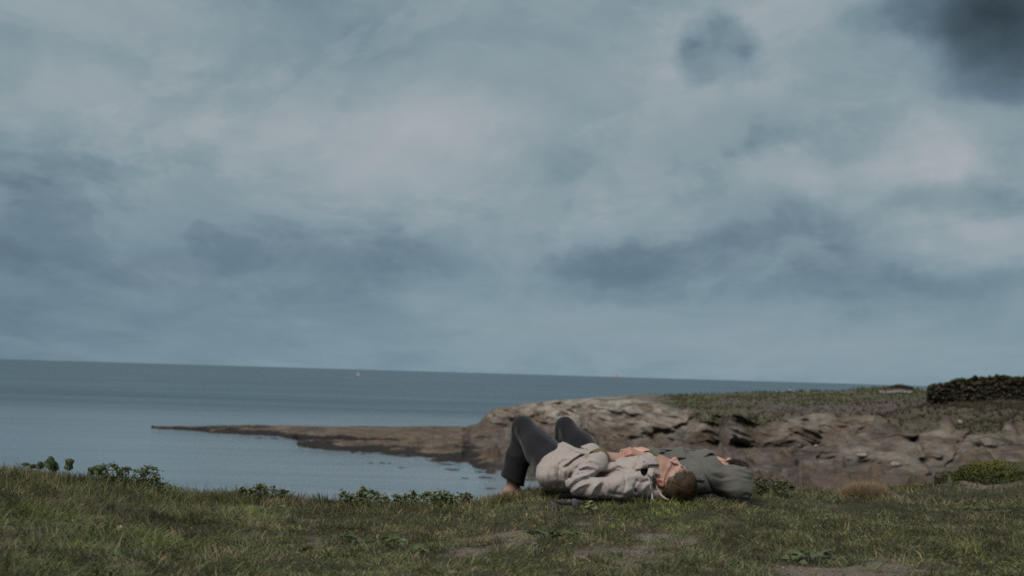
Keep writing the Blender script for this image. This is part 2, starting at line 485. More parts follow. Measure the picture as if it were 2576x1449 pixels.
A = np.concatenate([np.linspace(a0_, ray(1180, 1080)[0] / ray(1180, 1080)[1], 330, endpoint=False), np.linspace(ray(1180, 1080)[0] / ray(1180, 1080)[1], ray(2600, 1080)[0] / ray(2600, 1080)[1], 720, endpoint=False), np.linspace(ray(2600, 1080)[0] / ray(2600, 1080)[1], a1_, 60)])
NR = [5, 20, 22, 40, 22, 22, 54, 36, 8, 5]          # rows per interval; the first goes down to the sea bed
KDi = np.stack([np.interp(A, sa, KD[:, i]) for i in range(KD.shape[1])], 1)
KZi = np.stack([np.interp(A, sa, KZ[:, i]) for i in range(KD.shape[1])], 1)
sm = np.array([1, 2, 3, 2, 1.0]); sm /= sm.sum()
# ribs and bays: shift cliff foot and brink with noise along the coast
arc = A * 150
jag = (fbm(arc * 0.16, 0, 4.0, 4, 0.6) - 0.5)
jag2 = (fbm(arc * 0.16, 3, 9.0, 4, 0.6) - 0.5)
hl = sstep(ray(1200, 1080)[0], ray(1330, 1080)[0], A)
jagL = (fbm(arc * 0.055, 2, 14.0, 3, 0.5) - 0.5)
KDi[:, 5] += (jag * 7 + jagL * 16) * hl; KDi[:, 6] += (jag * 4 + jagL * 12) * hl
KZi[:, 6] += (jag2) * 0.9 * hl
KDi[:, 2] += jag2 * 7 * hl; KDi[:, 3] += jag2 * 6 * hl
KZi[:, 3] += jag * 0.8 * hl
shj = (fbm(arc * .30, 0, 31.0, 5, .62) - .5) * 9 * sstep(ray(400, 1080)[0], ray(700, 1080)[0], A)
shj = shj * (1 - np.exp(-((A - ray(1172, 1080)[0]) / .012) ** 2))
KDi[:, 0] += shj; KDi[:, 1] += shj * .9; KDi[:, 2] += shj * .4 * (1 - hl)
KDi = np.maximum.accumulate(KDi, axis=1)
rowsD, rowsZ, rowT = [], [], []
prevD, prevZ = KDi[:, 0] * 0 + KDi[:, 0] - 4, KZi[:, 0] - 1.4
segs = [(prevD, prevZ)] + [(KDi[:, i], KZi[:, i]) for i in range(KDi.shape[1])]
for s in range(len(segs) - 1):
    (d0, z0), (d1, z1) = segs[s], segs[s + 1]
    for i in range(NR[s]):
        t = i / NR[s]
        e = t
        if s == 6: e = t
        rowsD.append(d0 + (d1 - d0) * t); rowsZ.append(z0 + (z1 - z0) * e); rowT.append(s + t)
rowsD.append(segs[-1][0]); rowsZ.append(segs[-1][1]); rowT.append(len(NR))
Dg = np.array(rowsD); Zg = np.array(rowsZ); Tg = np.array(rowT)[:, None] + 0 * Dg
# smooth the profile a little so knots do not show as lines
for _ in range(2):
    Zg[1:-1] = (Zg[:-2] + 2 * Zg[1:-1] + Zg[2:]) / 4
Xg = A[None, :] * Dg
Yg = Dg.copy()
rockw = np.zeros_like(Dg)
# rock faces: interval 3 (near mass), 6 (cliff); beach 1,2,4,5 rubble
rockw += sstep(2.6, 3.1, Tg) * (1 - sstep(3.9, 4.5, Tg)) + sstep(5.3, 6.0, Tg) * (1 - sstep(6.9, 7.5, Tg))
isspit = 1 - sstep(ray(1180, 1080)[0], ray(1260, 1080)[0], A)[None, :] + 0 * Dg
rockw = np.clip(rockw, 0, 1) * (1 - isspit)
def ridged(x, y, z, o=4):
    s, a, t = 0, 1., 0
    for i in range(o):
        n_ = 1 - np.abs(2 * vnoise(x * 2 ** i + 3.3 * i, y * 2 ** i, z * 2 ** i + 7 * i) - 1)
        s = s + a * n_ * n_; t += a; a *= 0.55
    return s / t
# tilted strata: blocky ledges cut by joints
q1 = ridged(Xg * 0.15 + 0.35 * Zg, Yg * 0.07, Zg * 0.45, 3)
q2 = fbm(Xg * 0.9 + Zg * 0.8, Yg * 0.5, Zg * 1.6, 3)
led = np.abs(((Xg * 0.13 + Zg * 0.95 + 1.6 * fbm(Xg * 0.2, Yg * 0.15, Zg * 0.2, 3)) % 1.0) - 0.5) * 2
disp = (q1 - 0.45) * 4.2 + (q2 - 0.5) * 0.9 + (led - 0.5) * 0.22
# gullies, hollows and undercuts of the cliff, as they run in the photograph: (line, half width px, depth m)
_V0 = np.stack([Xg.ravel(), Yg.ravel(), Zg.ravel()], 1); _q0 = _V0 - CAM; _w0 = _q0 @ fwd
_P2 = np.stack([CX + FPX * (_q0 @ RT) / _w0, CY - FPX * (_q0 @ UP) / _w0], 1)
def _sd(P2, line):
    best = np.full(len(P2), 1e9); L_ = np.array(line, float)
    for i in range(len(L_) - 1):
        a, b = L_[i], L_[i + 1]; ab = b - a
        t = np.clip(((P2 - a) @ ab) / (ab @ ab), 0, 1)
        best = np.minimum(best, np.linalg.norm(P2 - a - t[:, None] * ab, axis=1))
    return best
crk = np.zeros(len(_P2))
_P2 = _P2 + np.stack([(fbm(_P2[:, 0] * .06, _P2[:, 1] * .06, 3.0, 3) - .5) * 18, (fbm(_P2[:, 0] * .06, _P2[:, 1] * .06, 9.0, 3) - .5) * 14], 1)
for ln, w_, d_ in [
        ([(1625, 1094), (1660, 1086), (1700, 1080), (1735, 1066), (1752, 1055)], 7, 3.4), ([(1388, 1060), (1420, 1046), (1446, 1034)], 13, 4.0), ([(1290, 1068), (1330, 1060), (1372, 1040)], 6, 2.2),
        ([(1480, 1112), (1560, 1100), (1640, 1108)], 7, 2.4), ([(1700, 1120), (1800, 1128), (1830, 1130)], 6, 2.2), ([(1850, 1122), (1990, 1130)], 9, 2.6), ([(2000, 1142), (2060, 1126), (2120, 1108), (2200, 1074)], 8, 3.2),
        ([(2080, 1150), (2180, 1165), (2240, 1185)], 8, 2.2), ([(2310, 1100), (2335, 1150), (2350, 1195)], 8, 2.8), ([(2450, 1095), (2400, 1150), (2380, 1190)], 7, 2.0), ([(2020, 1150), (2050, 1178)], 11, 2.4),
        ([(1905, 1047), (1980, 1042), (2050, 1036), (2120, 1032)], 4, 1.6), ([(2170, 1110), (2220, 1130), (2300, 1120)], 6, 1.8), ([(2480, 1060), (2530, 1050), (2570, 1046)], 5, 1.5), ([(1540, 1046), (1580, 1070), (1600, 1100)], 6, 1.8), ([(1800, 1060), (1820, 1090), (1826, 1120)], 6, 2.2)]:
    d2_ = _sd(_P2, ln)
    crk = np.maximum(crk, .62 * d_ * np.exp(-(d2_ / (w_ * 1.45)) ** 2))
crk = crk.reshape(Xg.shape)
disp = disp - crk
Yg = Yg - disp * rockw
crkw = np.clip(crk / 2.5, 0, 1) * rockw
Zg = Zg + (fbm(Xg * 0.30, Yg * 0.30, 2.0, 3, 0.5) - 0.5) * 1.2 * rockw
beach = (sstep(1.0, 1.4, Tg) * (1 - sstep(5.4, 6.0, Tg)))
lo = np.where(isspit > 0.5, 0.5, 1.0)
Zg = Zg + (ridged(Xg * 0.33, Yg * 0.22, 1.0, 5) - 0.42) * 0.75 * beach * (1 - rockw) * (0.35 + 0.65 * (1 - isspit)) * lo
Zg = Zg + (fbm(Xg * 1.6, Yg * 0.8, 6.0, 3) - 0.5) * 0.35 * beach * (1 - rockw)
# boulders at the foot of the rocks
Zg = Zg + np.clip(vnoise(Xg * 0.75, Yg * 0.6, 30.0) - 0.66, 0, 1) * 3.2 * beach * (1 - isspit)
Zg = Zg + (fbm(Xg * 0.12, Yg * 0.12, 8.0, 3) - 0.5) * 0.5 * sstep(6.8, 7.2, Tg)
# pools and inlets of the spit
pool = WZ(860, 1113, SEA_Z)
Zg = Zg - 1.3 * np.exp(-((Xg - pool[0]) / 6.0) ** 2 - ((Yg - pool[1] - .2 * (Xg - pool[0])) / 2.6) ** 2)
pool2 = WZ(830, 1108, SEA_Z)
Zg = Zg - 1.0 * np.exp(-((Xg - pool2[0]) / 5.0) ** 2 - ((Yg - pool2[1] ) / 1.2) ** 2)
edge = sstep(0.9, 1.4, Tg) * (1 - sstep(2.0, 3.0, Tg)) 
Zg = Zg - edge * isspit * np.clip(fbm(Xg * 0.07, Yg * 0.22, 12.0, 4) - 0.45, 0, 1) * 1.0
grass = sstep(6.60, 7.15, Tg + (fbm(Xg * 0.16, Yg * 0.16, 1.0, 5, .6) - 0.5) * 1.3)
grass = grass * (0 + sstep(ray(1560, 1020)[0], ray(1760, 1020)[0], A[None, :] + (fbm(Xg * 0.12, Yg * 0.25, 1.0, 4) - 0.5) * 0.09))
# the gully between near rocks and cliff is grassed from the middle of the picture to the right
gg = sstep(4.0, 4.25, Tg + (fbm(Xg * 0.2, Yg * 0.2, 6.0, 3) - 0.5) * 0.6) * sstep(ray(2180, 1020)[0], ray(2240, 1020)[0], A)[None, :] * (Tg < 7.3)
grass = np.clip(grass + gg, 0, 1)
V = np.stack([Xg.ravel(), Yg.ravel(), Zg.ravel()], 1)

m_rock, g, p = mat('shore_rock')
geo = g.n('ShaderNodeNewGeometry')
tc = g.n('ShaderNodeTexCoord')
OB = tc.outputs['Object']
sx = g.n('ShaderNodeSeparateXYZ'); g.L.new(OB, sx.inputs[0])
nA = g.noise(g.mapping(OB, (0, 0, 0), (0.2, 0.35, 0), (0.35, 0.2, 1.1)), 1.3, 7, 0.68, 0.6)
nB = g.noise(g.mapping(OB, (5, 0, 0), (0, 0, 0), (1, 0.6, 1)), 0.22, 5, 0.6, 0.3)
nC = g.noise(g.mapping(OB, (0, 7, 0), (0, 0, 0), (1, 0.6, 1.2)), 3.2, 6, 0.7)
rock = g.ramp(nA, [(0.28, (0.060, 0.049, 0.041, 1)), (0.42, (0.160, 0.137, 0.115, 1)), (0.52, (0.265, 0.236, 0.205, 1)), (0.66, (0.40, 0.37, 0.33, 1))])
tan = g.ramp(nA, [(0.28, (0.055, 0.040, 0.030, 1)), (0.48, (0.175, 0.125, 0.086, 1)), (0.7, (0.30, 0.225, 0.155, 1))])
rock = g.mix(g.mapr(nB, 0.47, 0.66, 0, 0.8), rock, tan)
big = g.noise(g.mapping(OB, (3, 1, 0), (0, 0.2, 0), (1, 0.7, 1.6)), 0.11, 5, 0.6, 0.4)
rock = g.mix(g.mapr(big, 0.44, 0.60, 0, 0.75), rock, g.mix(1.0, rock, (0.52, 0.47, 0.46, 1), 'MULTIPLY'))
rock = g.mix(g.mapr(sx.outputs[0], 12, 30, 0.0, 0.85), rock, g.mix(1.0, rock, (0.56, 0.53, 0.51, 1), 'MULTIPLY'))      # shade and edge falloff put into the rock colour to the right
rock = g.mix(g.mapr(nC, 0.58, 0.70, 0, 0.5), rock, (0.27, 0.165, 0.075, 1))       # ochre lichen
# splash zone: black and brown weathering near sea level
wetn = g.math('ADD', sx.outputs[2], g.math('MULTIPLY', g.math('SUBTRACT', nB, 0.5), -3.0))
rock = g.mix(g.mapr(wetn, SEA_Z + 0.8, SEA_Z + 3.6, 0.85, 0.0), rock, g.mix(1.0, rock, (0.46, 0.43, 0.42, 1), 'MULTIPLY'))
asp = g.n('ShaderNodeAttribute', attribute_name='spit')
weed = g.ramp(g.noise(g.mapping(OB, (0, 0, 0), (0, 0, 0), (0.5, 0.16, 1)), 0.9, 7, 0.7, 0.5), [(0.3, (0.038, 0.027, 0.022, 1)), (0.46, (0.100, 0.074, 0.060, 1)), (0.56, (0.138, 0.106, 0.088, 1)), (0.72, (0.20, 0.16, 0.137, 1))])
olive = g.mapr(nB, 0.48, 0.62, 0, 0.6)
weed = g.mix(olive, weed, g.mix(1.0, weed, (0.98, 0.86, 0.55, 1), 'MULTIPLY'))
weed = g.mix(g.mapr(g.math('ADD', sx.outputs[2], g.math('ADD', g.math('MULTIPLY', g.math('SUBTRACT', nA, 0.5), 0.7), g.math('MULTIPLY', g.math('SUBTRACT', nB, 0.5), 1.3))), SEA_Z + 0.28, SEA_Z + 0.50, 0.93, 0.0), weed, (0.013, 0.009, 0.008, 1))
base = g.mix(asp.outputs['Fac'], rock, weed)
agr = g.n('ShaderNodeAttribute', attribute_name='grass')
ng = g.noise(g.mapping(OB, (0, 0, 0), (0, 0, 0), (1, 0.45, 1)), 0.55, 7, 0.7, 0.4)
gr = g.ramp(ng, [(0.3, (0.040, 0.038, 0.022, 1)), (0.45, (0.062, 0.062, 0.031, 1)), (0.55, (0.084, 0.084, 0.038, 1)), (0.7, (0.12, 0.104, 0.066, 1))])
heath = g.mapr(g.noise(g.mapping(OB, (9, 3, 0), (0, 0, 0), (1, 0.5, 1)), 0.09, 5, 0.65, 0.3), 0.46, 0.6, 0, 0.75)
ahe = g.n('ShaderNodeAttribute', attribute_name='heath')
heath = g.math('MAXIMUM', heath, g.math('MULTIPLY', ahe.outputs['Fac'], 0.85))
gr = g.mix(heath, gr, g.ramp(ng, [(0.3, (0.045, 0.036, 0.030, 1)), (0.55, (0.105, 0.085, 0.07, 1)), (0.75, (0.16, 0.13, 0.115, 1))]))
base = g.mix(g.mapr(g.math('ADD', agr.outputs['Fac'], g.math('MULTIPLY', g.math('SUBTRACT', nA, 0.5), 0.6)), 0.35, 0.65), base, gr)
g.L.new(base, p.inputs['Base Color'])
p.inputs['Roughness'].default_value = 0.9
hh = g.math('ADD', g.math('MULTIPLY', nA, 1.0), g.math('MULTIPLY', nC, 0.6))
bump(g, p, hh, 0.85, 0.45)
spitw = np.clip(isspit + beach * (1 - rockw) * (1 - grass) * (0.55 - 0.25 * sstep(0.28, 0.34, A)[None, :]), 0, 1)
heathw = (1 - sstep(7.12, 7.42, Tg + (fbm(Xg * .1, Yg * .1, 44.0, 4) - .5) * .5)) * np.clip(fbm(Xg * .3, Yg * .2, 12.0, 4) * 2.2 - .3, 0, 1)
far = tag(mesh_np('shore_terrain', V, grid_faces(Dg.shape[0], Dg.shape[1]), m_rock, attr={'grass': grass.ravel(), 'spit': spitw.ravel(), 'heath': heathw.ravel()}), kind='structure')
def far_at(u, v):
    """index of the terrain vertex seen nearest to pixel (u, v)"""
    return None
_pu, _pv = proj(V[:, 0:3]) if False else (None, None)
_q = V - CAM
_w = _q @ fwd
FU, FV = CX + FPX * (_q @ RT) / _w, CY - FPX * (_q @ UP) / _w
FARV = V
def far_point(u, v):
    d2 = (FU - u) ** 2 + (FV - v) ** 2
    i = np.argsort(d2)[:6]
    j = i[np.argmin(_w[i])]
    return FARV[j].copy()

# ================================================================== sea
sea_m, g, p = mat('sea_water')
tc = g.n('ShaderNodeTexCoord'); OB = tc.outputs['Object']
sx = g.n('ShaderNodeSeparateXYZ'); g.L.new(OB, sx.inputs[0])
w1 = g.noise(g.mapping(OB, (0, 0, 0), (0, 0, 0.15), (0.16, 0.5, 1)), 1.0, 6, 0.6, 0.4)
w2 = g.noise(g.mapping(OB, (0, 0, 0), (0, 0, -0.1), (1.2, 3.0, 1)), 1.0, 4, 0.6, 0.2)
st = g.noise(g.mapping(OB, (2, 0, 0), (0, 0, 0.04), (0.004, 0.03, 1)), 1.0, 6, 0.62, 0.5)
st2 = g.noise(g.mapping(OB, (12, 0, 0), (0, 0, 0.02), (0.035, 0.32, 1)), 1.0, 5, 0.65, 0.4)
bay = g.mapr(sx.outputs[1], 95, 330, 1.0, 0.0, 'SMOOTHERSTEP')
amp = g.mapr(sx.outputs[1], 130, 300, 0.35, 1.0)
h = g.math('ADD', g.math('MULTIPLY', w1, 0.75), g.math('MULTIPLY', w2, 0.20))
b = bump(g, p, h, 1.0, 0.34)
g.L.new(g.math('MULTIPLY', amp, 1.0), b.inputs['Strength'])
stm = g.math('ADD', g.math('MULTIPLY', st, 0.45), g.math('MULTIPLY', st2, 0.55))
deep = g.ramp(stm, [(0.38, (0.022, 0.054, 0.078, 1)), (0.62, (0.060, 0.110, 0.142, 1))])
sh = g.ramp(stm, [(0.38, (0.062, 0.090, 0.112, 1)), (0.62, (0.135, 0.172, 0.195, 1))])
g.L.new(g.mix(bay, deep, sh), p.inputs['Base Color'])
rr = g.math('ADD', g.mapr(bay, 0, 1, 0.34, 0.10, 'LINEAR'), g.math('MULTIPLY', g.math('SUBTRACT', st2, 0.5), 0.22))
g.L.new(rr, p.inputs['Roughness'])
sp = g.math('ADD', g.mapr(bay, 0, 1, 0.34, 0.85, 'LINEAR'), g.math('MULTIPLY', g.math('SUBTRACT', g.math('ADD', g.math('MULTIPLY', st, 0.5), g.math('MULTIPLY', st2, 0.5)), 0.5), 1.9))
g.L.new(sp, p.inputs['Specular IOR Level'])
p.inputs['IOR'].default_value = 1.33
sy = [-60, 40, 120, 250, 600, 1500, 4000, 12000, 30000]
V = np.array([[x, y, SEA_Z] for y in sy for x in (-26000, -3000, -300, 0, 300, 3000, 26000)])
tag(mesh_np('sea', V, grid_faces(len(sy), 7), sea_m), kind='structure')
# sea bed so the water has something under it
V = np.array([[-300, -60, -10.0], [300, -60, -10.0], [300, 300, -10.0], [-300, 300, -10.0]])
tag(mesh_np('sea_bed', V, np.array([[0, 1, 2, 3]]), plain('sea_bed', (0.06, 0.05, 0.04))), kind='structure')

# ---------------- rocks awash in the bay
m_skerry = plain('dark_wet_rock', (0.022, 0.017, 0.014), 0.55, 0.4, 0.5, 2.0, 0.6)
def rock_obj(name, c, r, m_, seed, label=None, group=None, parent=None, cat=None):
    n_, k_ = 14, 9
    t = np.linspace(0, 2 * np.pi, n_, endpoint=False); ph = np.linspace(0.0, np.pi, k_)
    T, PH = np.meshgrid(t, ph)
    dx, dy, dz = np.cos(T) * np.sin(PH), np.sin(T) * np.sin(PH), np.cos(PH)
    rr_ = 0.65 + 0.7 * vnoise(dx * 1.7 + seed * 7.1, dy * 1.7, dz * 1.7 + seed)
    Vv = np.stack([c[0] + r[0] * dx * rr_, c[1] + r[1] * dy * rr_, c[2] + r[2] * dz * rr_], -1).reshape(-1, 3)
    F_ = []
    for i in range(k_ - 1):
        for j in range(n_):
            F_.append([i * n_ + j, (i + 1) * n_ + j, (i + 1) * n_ + (j + 1) % n_, i * n_ + (j + 1) % n_])
    o = mesh_np(name, Vv, np.array(F_), m_, parent=parent)
    return tag(o, label, cat or ('rock' if parent is None else None), group)
for i, (u, v, w_, h_, lb) in enumerate([
        (690, 1103.5, 12, 2.2, 'low dark reef lying just off the tip half of the spit'),
        (650, 1102, 13, 0.9, 'thin dark sliver of reef left of the low reef off the spit'),
        (934, 1164.5, 7, 1.6, 'leftmost of the small dark rocks awash in the bay'),
        (962, 1164.8, 10, 1.8, 'second small dark rock from the left awash in the bay'),
        (980, 1165, 6, 1.5, 'small round dark rock touching its neighbour in the bay'),
        (1012, 1176.5, 12, 1.2, 'flat dark rock lowest of the small ones in mid bay'),
        (912, 1143.5, 8, 0.9, 'dark pebble of a rock hugging the shoreline of the spit'),
        (1120, 1168, 22, 2.0, 'broad dark rock close inshore below the spit'),
        (1136, 1181.5, 22, 1.8, 'long dark rock awash nearer the viewer than the broad one'),
        (1205, 1187, 16, 1.8, 'dark rock awash left of the near trouser leg'),
        (1173, 1203, 14, 1.6, 'dark rock awash farthest down the bay'),
        (1225, 1201.5, 26, 2.0, 'wide dark rock touching the trouser hem from behind'),
        (1232, 1229, 18, 2.2, 'dark rock in the water just left of the bare ankle'),
        (1332, 1207.5, 26, 3.0, 'dark weedy rock seen in the gap under the bent leg')]):
    c = WZ(u, v, SEA_Z)
    rx = w_ / FPX * c[1]
    rock_obj('rock', (c[0], c[1], SEA_Z - 0.05), (rx, rx * 1.2 if v > 1150 else rx * 0.7, max(0.10, 1.25 * h_ / FPX * c[1])), m_skerry, i + 1, lb, 'dark rocks awash in the bay')
# pale boulders by the cliffs
m_bld = plain('pale_boulder', (0.26, 0.22, 0.19), 0.9, 0.2, 0.5, 1.5, 0.6)
for i, (u, v, w_, h_, lb) in enumerate([
        (2050, 1124, 4.5, 3.5, 'pale boulder perched at the head of the dark rocks on the shore'),
        (2250, 1168, 15, 6, 'low grey boulder on the beach left of the dark gully'),
        (2165, 1150, 13, 5, 'rounded grey boulder below the gully in the middle of the right shore')]):
    c = far_point(u, v)
    rx = w_ / FPX * c[1]
    rock_obj('boulder', (c[0], c[1] - 0.3, c[2] + 0.1), (rx, rx, h_ / FPX * c[1]), m_bld, i + 40, lb, cat='boulder')

# ---------------- thrift in flower on the cliff brink
def thrift():
    Vp, Fp = [], []
    spots = [(1960, 1028, 60, 7, 260), (2075, 1026, 50, 6, 240), (1905, 1018, 45, 7, 120), (2260, 1018, 90, 8, 380), (2330, 1023, 40, 7, 220), (1990, 1003, 40, 4, 90),
             (1830, 1008, 60, 8, 90), (2400, 1050, 60, 12, 90), (2190, 1030, 70, 7, 140), (2120, 1034, 50, 5, 120), (2460, 1080, 70, 12, 60), (1700, 1000, 50, 5, 40)]
    r = np.random.default_rng(5)
    sel = FV > 900
    idx = np.nonzero((FU > 1600) & (FU < 2560) & (FV > 985) & (FV < 1100) & (Tg.ravel() > 6.6) & (Tg.ravel() < 8.2))[0]
    for u, v, su, sv, n_ in spots:
        k = 0; n_ = int(n_ * .55)
        for t in range(n_):
            uu, vv = r.normal(u, su * .6), r.normal(v, sv * .6)
            d2 = (FU[idx] - uu) ** 2 + (FV[idx] - vv) ** 2
            j = np.argmin(d2)
            if d2[j] > 30: continue
            c = FARV[idx[j]] + np.array([r.uniform(-.1, .1), r.uniform(-.3, .3), 0.07])
            s_ = r.uniform(0.04, 0.10)
            b_ = len(Vp)
            for q in ((s_, 0, 0), (-s_, 0, 0), (0, s_, 0), (0, -s_, 0), (0, 0, s_), (0, 0, -s_)):
                Vp.append(c + np.array(q))
            for f_ in ((0, 2, 4), (2, 1, 4), (1, 3, 4), (3, 0, 4), (2, 0, 5), (1, 2, 5), (3, 1, 5), (0, 3, 5)):
                Fp.append([b_ + q for q in f_])
    o = mesh_np('thrift_flowers', np.array(Vp), np.array(Fp), plain('thrift_pink', (0.20, 0.145, 0.175), 0.9, 0.1, 0.35, 0.7), smooth=False)
    tag(o, 'pink thrift in flower scattered along the grassy cliff brink', 'flowers', kind='stuff')
thrift()

# ---------------- tussocky tufts on the far grass so its skyline is not ruled
def far_tufts():
    r = np.random.default_rng(3)
    idx = np.nonzero((grass.ravel() > 0.6) & (FU > 1600) & (FU < 2620) & (FV > 960) & (FV < 1110))[0]
    pick = r.choice(idx, 5200)
    n_ = len(pick)
    c = FARV[pick] + np.stack([r.uniform(-.3, .3, n_), r.uniform(-.4, .4, n_), np.zeros(n_)], 1)
    Vp, Fp, Cp = [], [], []
    for k in range(7):
        an = r.uniform(0, 6.28, n_); h = r.uniform(0.08, 0.34, n_) * (0.5 + vnoise(c[:, 0] * .3, c[:, 1] * .3)); w_ = r.uniform(0.03, 0.09, n_)
        d = np.stack([np.cos(an), np.sin(an), 0 * an], 1)
        le = r.normal(0, 0.12, (n_, 2))
        b_ = c - [0, 0, 0.03]
        t = c + np.stack([le[:, 0], le[:, 1], h], 1)
        Vp += [b_ - d * w_[:, None], b_ + d * w_[:, None], t]
        base_ = np.arange(n_)
        o_ = k * 3 * n_
        Fp.append(np.stack([o_ + base_, o_ + n_ + base_, o_ + 2 * n_ + base_], 1))
        cc = np.array([[0.062, 0.060, 0.030]]) * r.uniform(0.55, 1.5, (n_, 1)) * np.array([[1, 1, 1]]) + r.uniform(0, 0.02, (n_, 1)) * np.array([[1, .8, .5]])
        hh_ = heathw.ravel()[pick][:, None] * .8; cc = cc * (1 - hh_) + np.array([[.075, .058, .045]]) * r.uniform(.5, 1.4, (n_, 1)) * hh_
        Cp += [cc, cc, cc]
    o = mesh_np('headland_grass', np.vstack(Vp), np.vstack(Fp), colmat('far_grass', 0.9, 0.1), smooth=False, col=np.vstack(Cp))
    tag(o, 'rough grass tufts on the top of the far headland', 'grass', kind='stuff')
far_tufts()
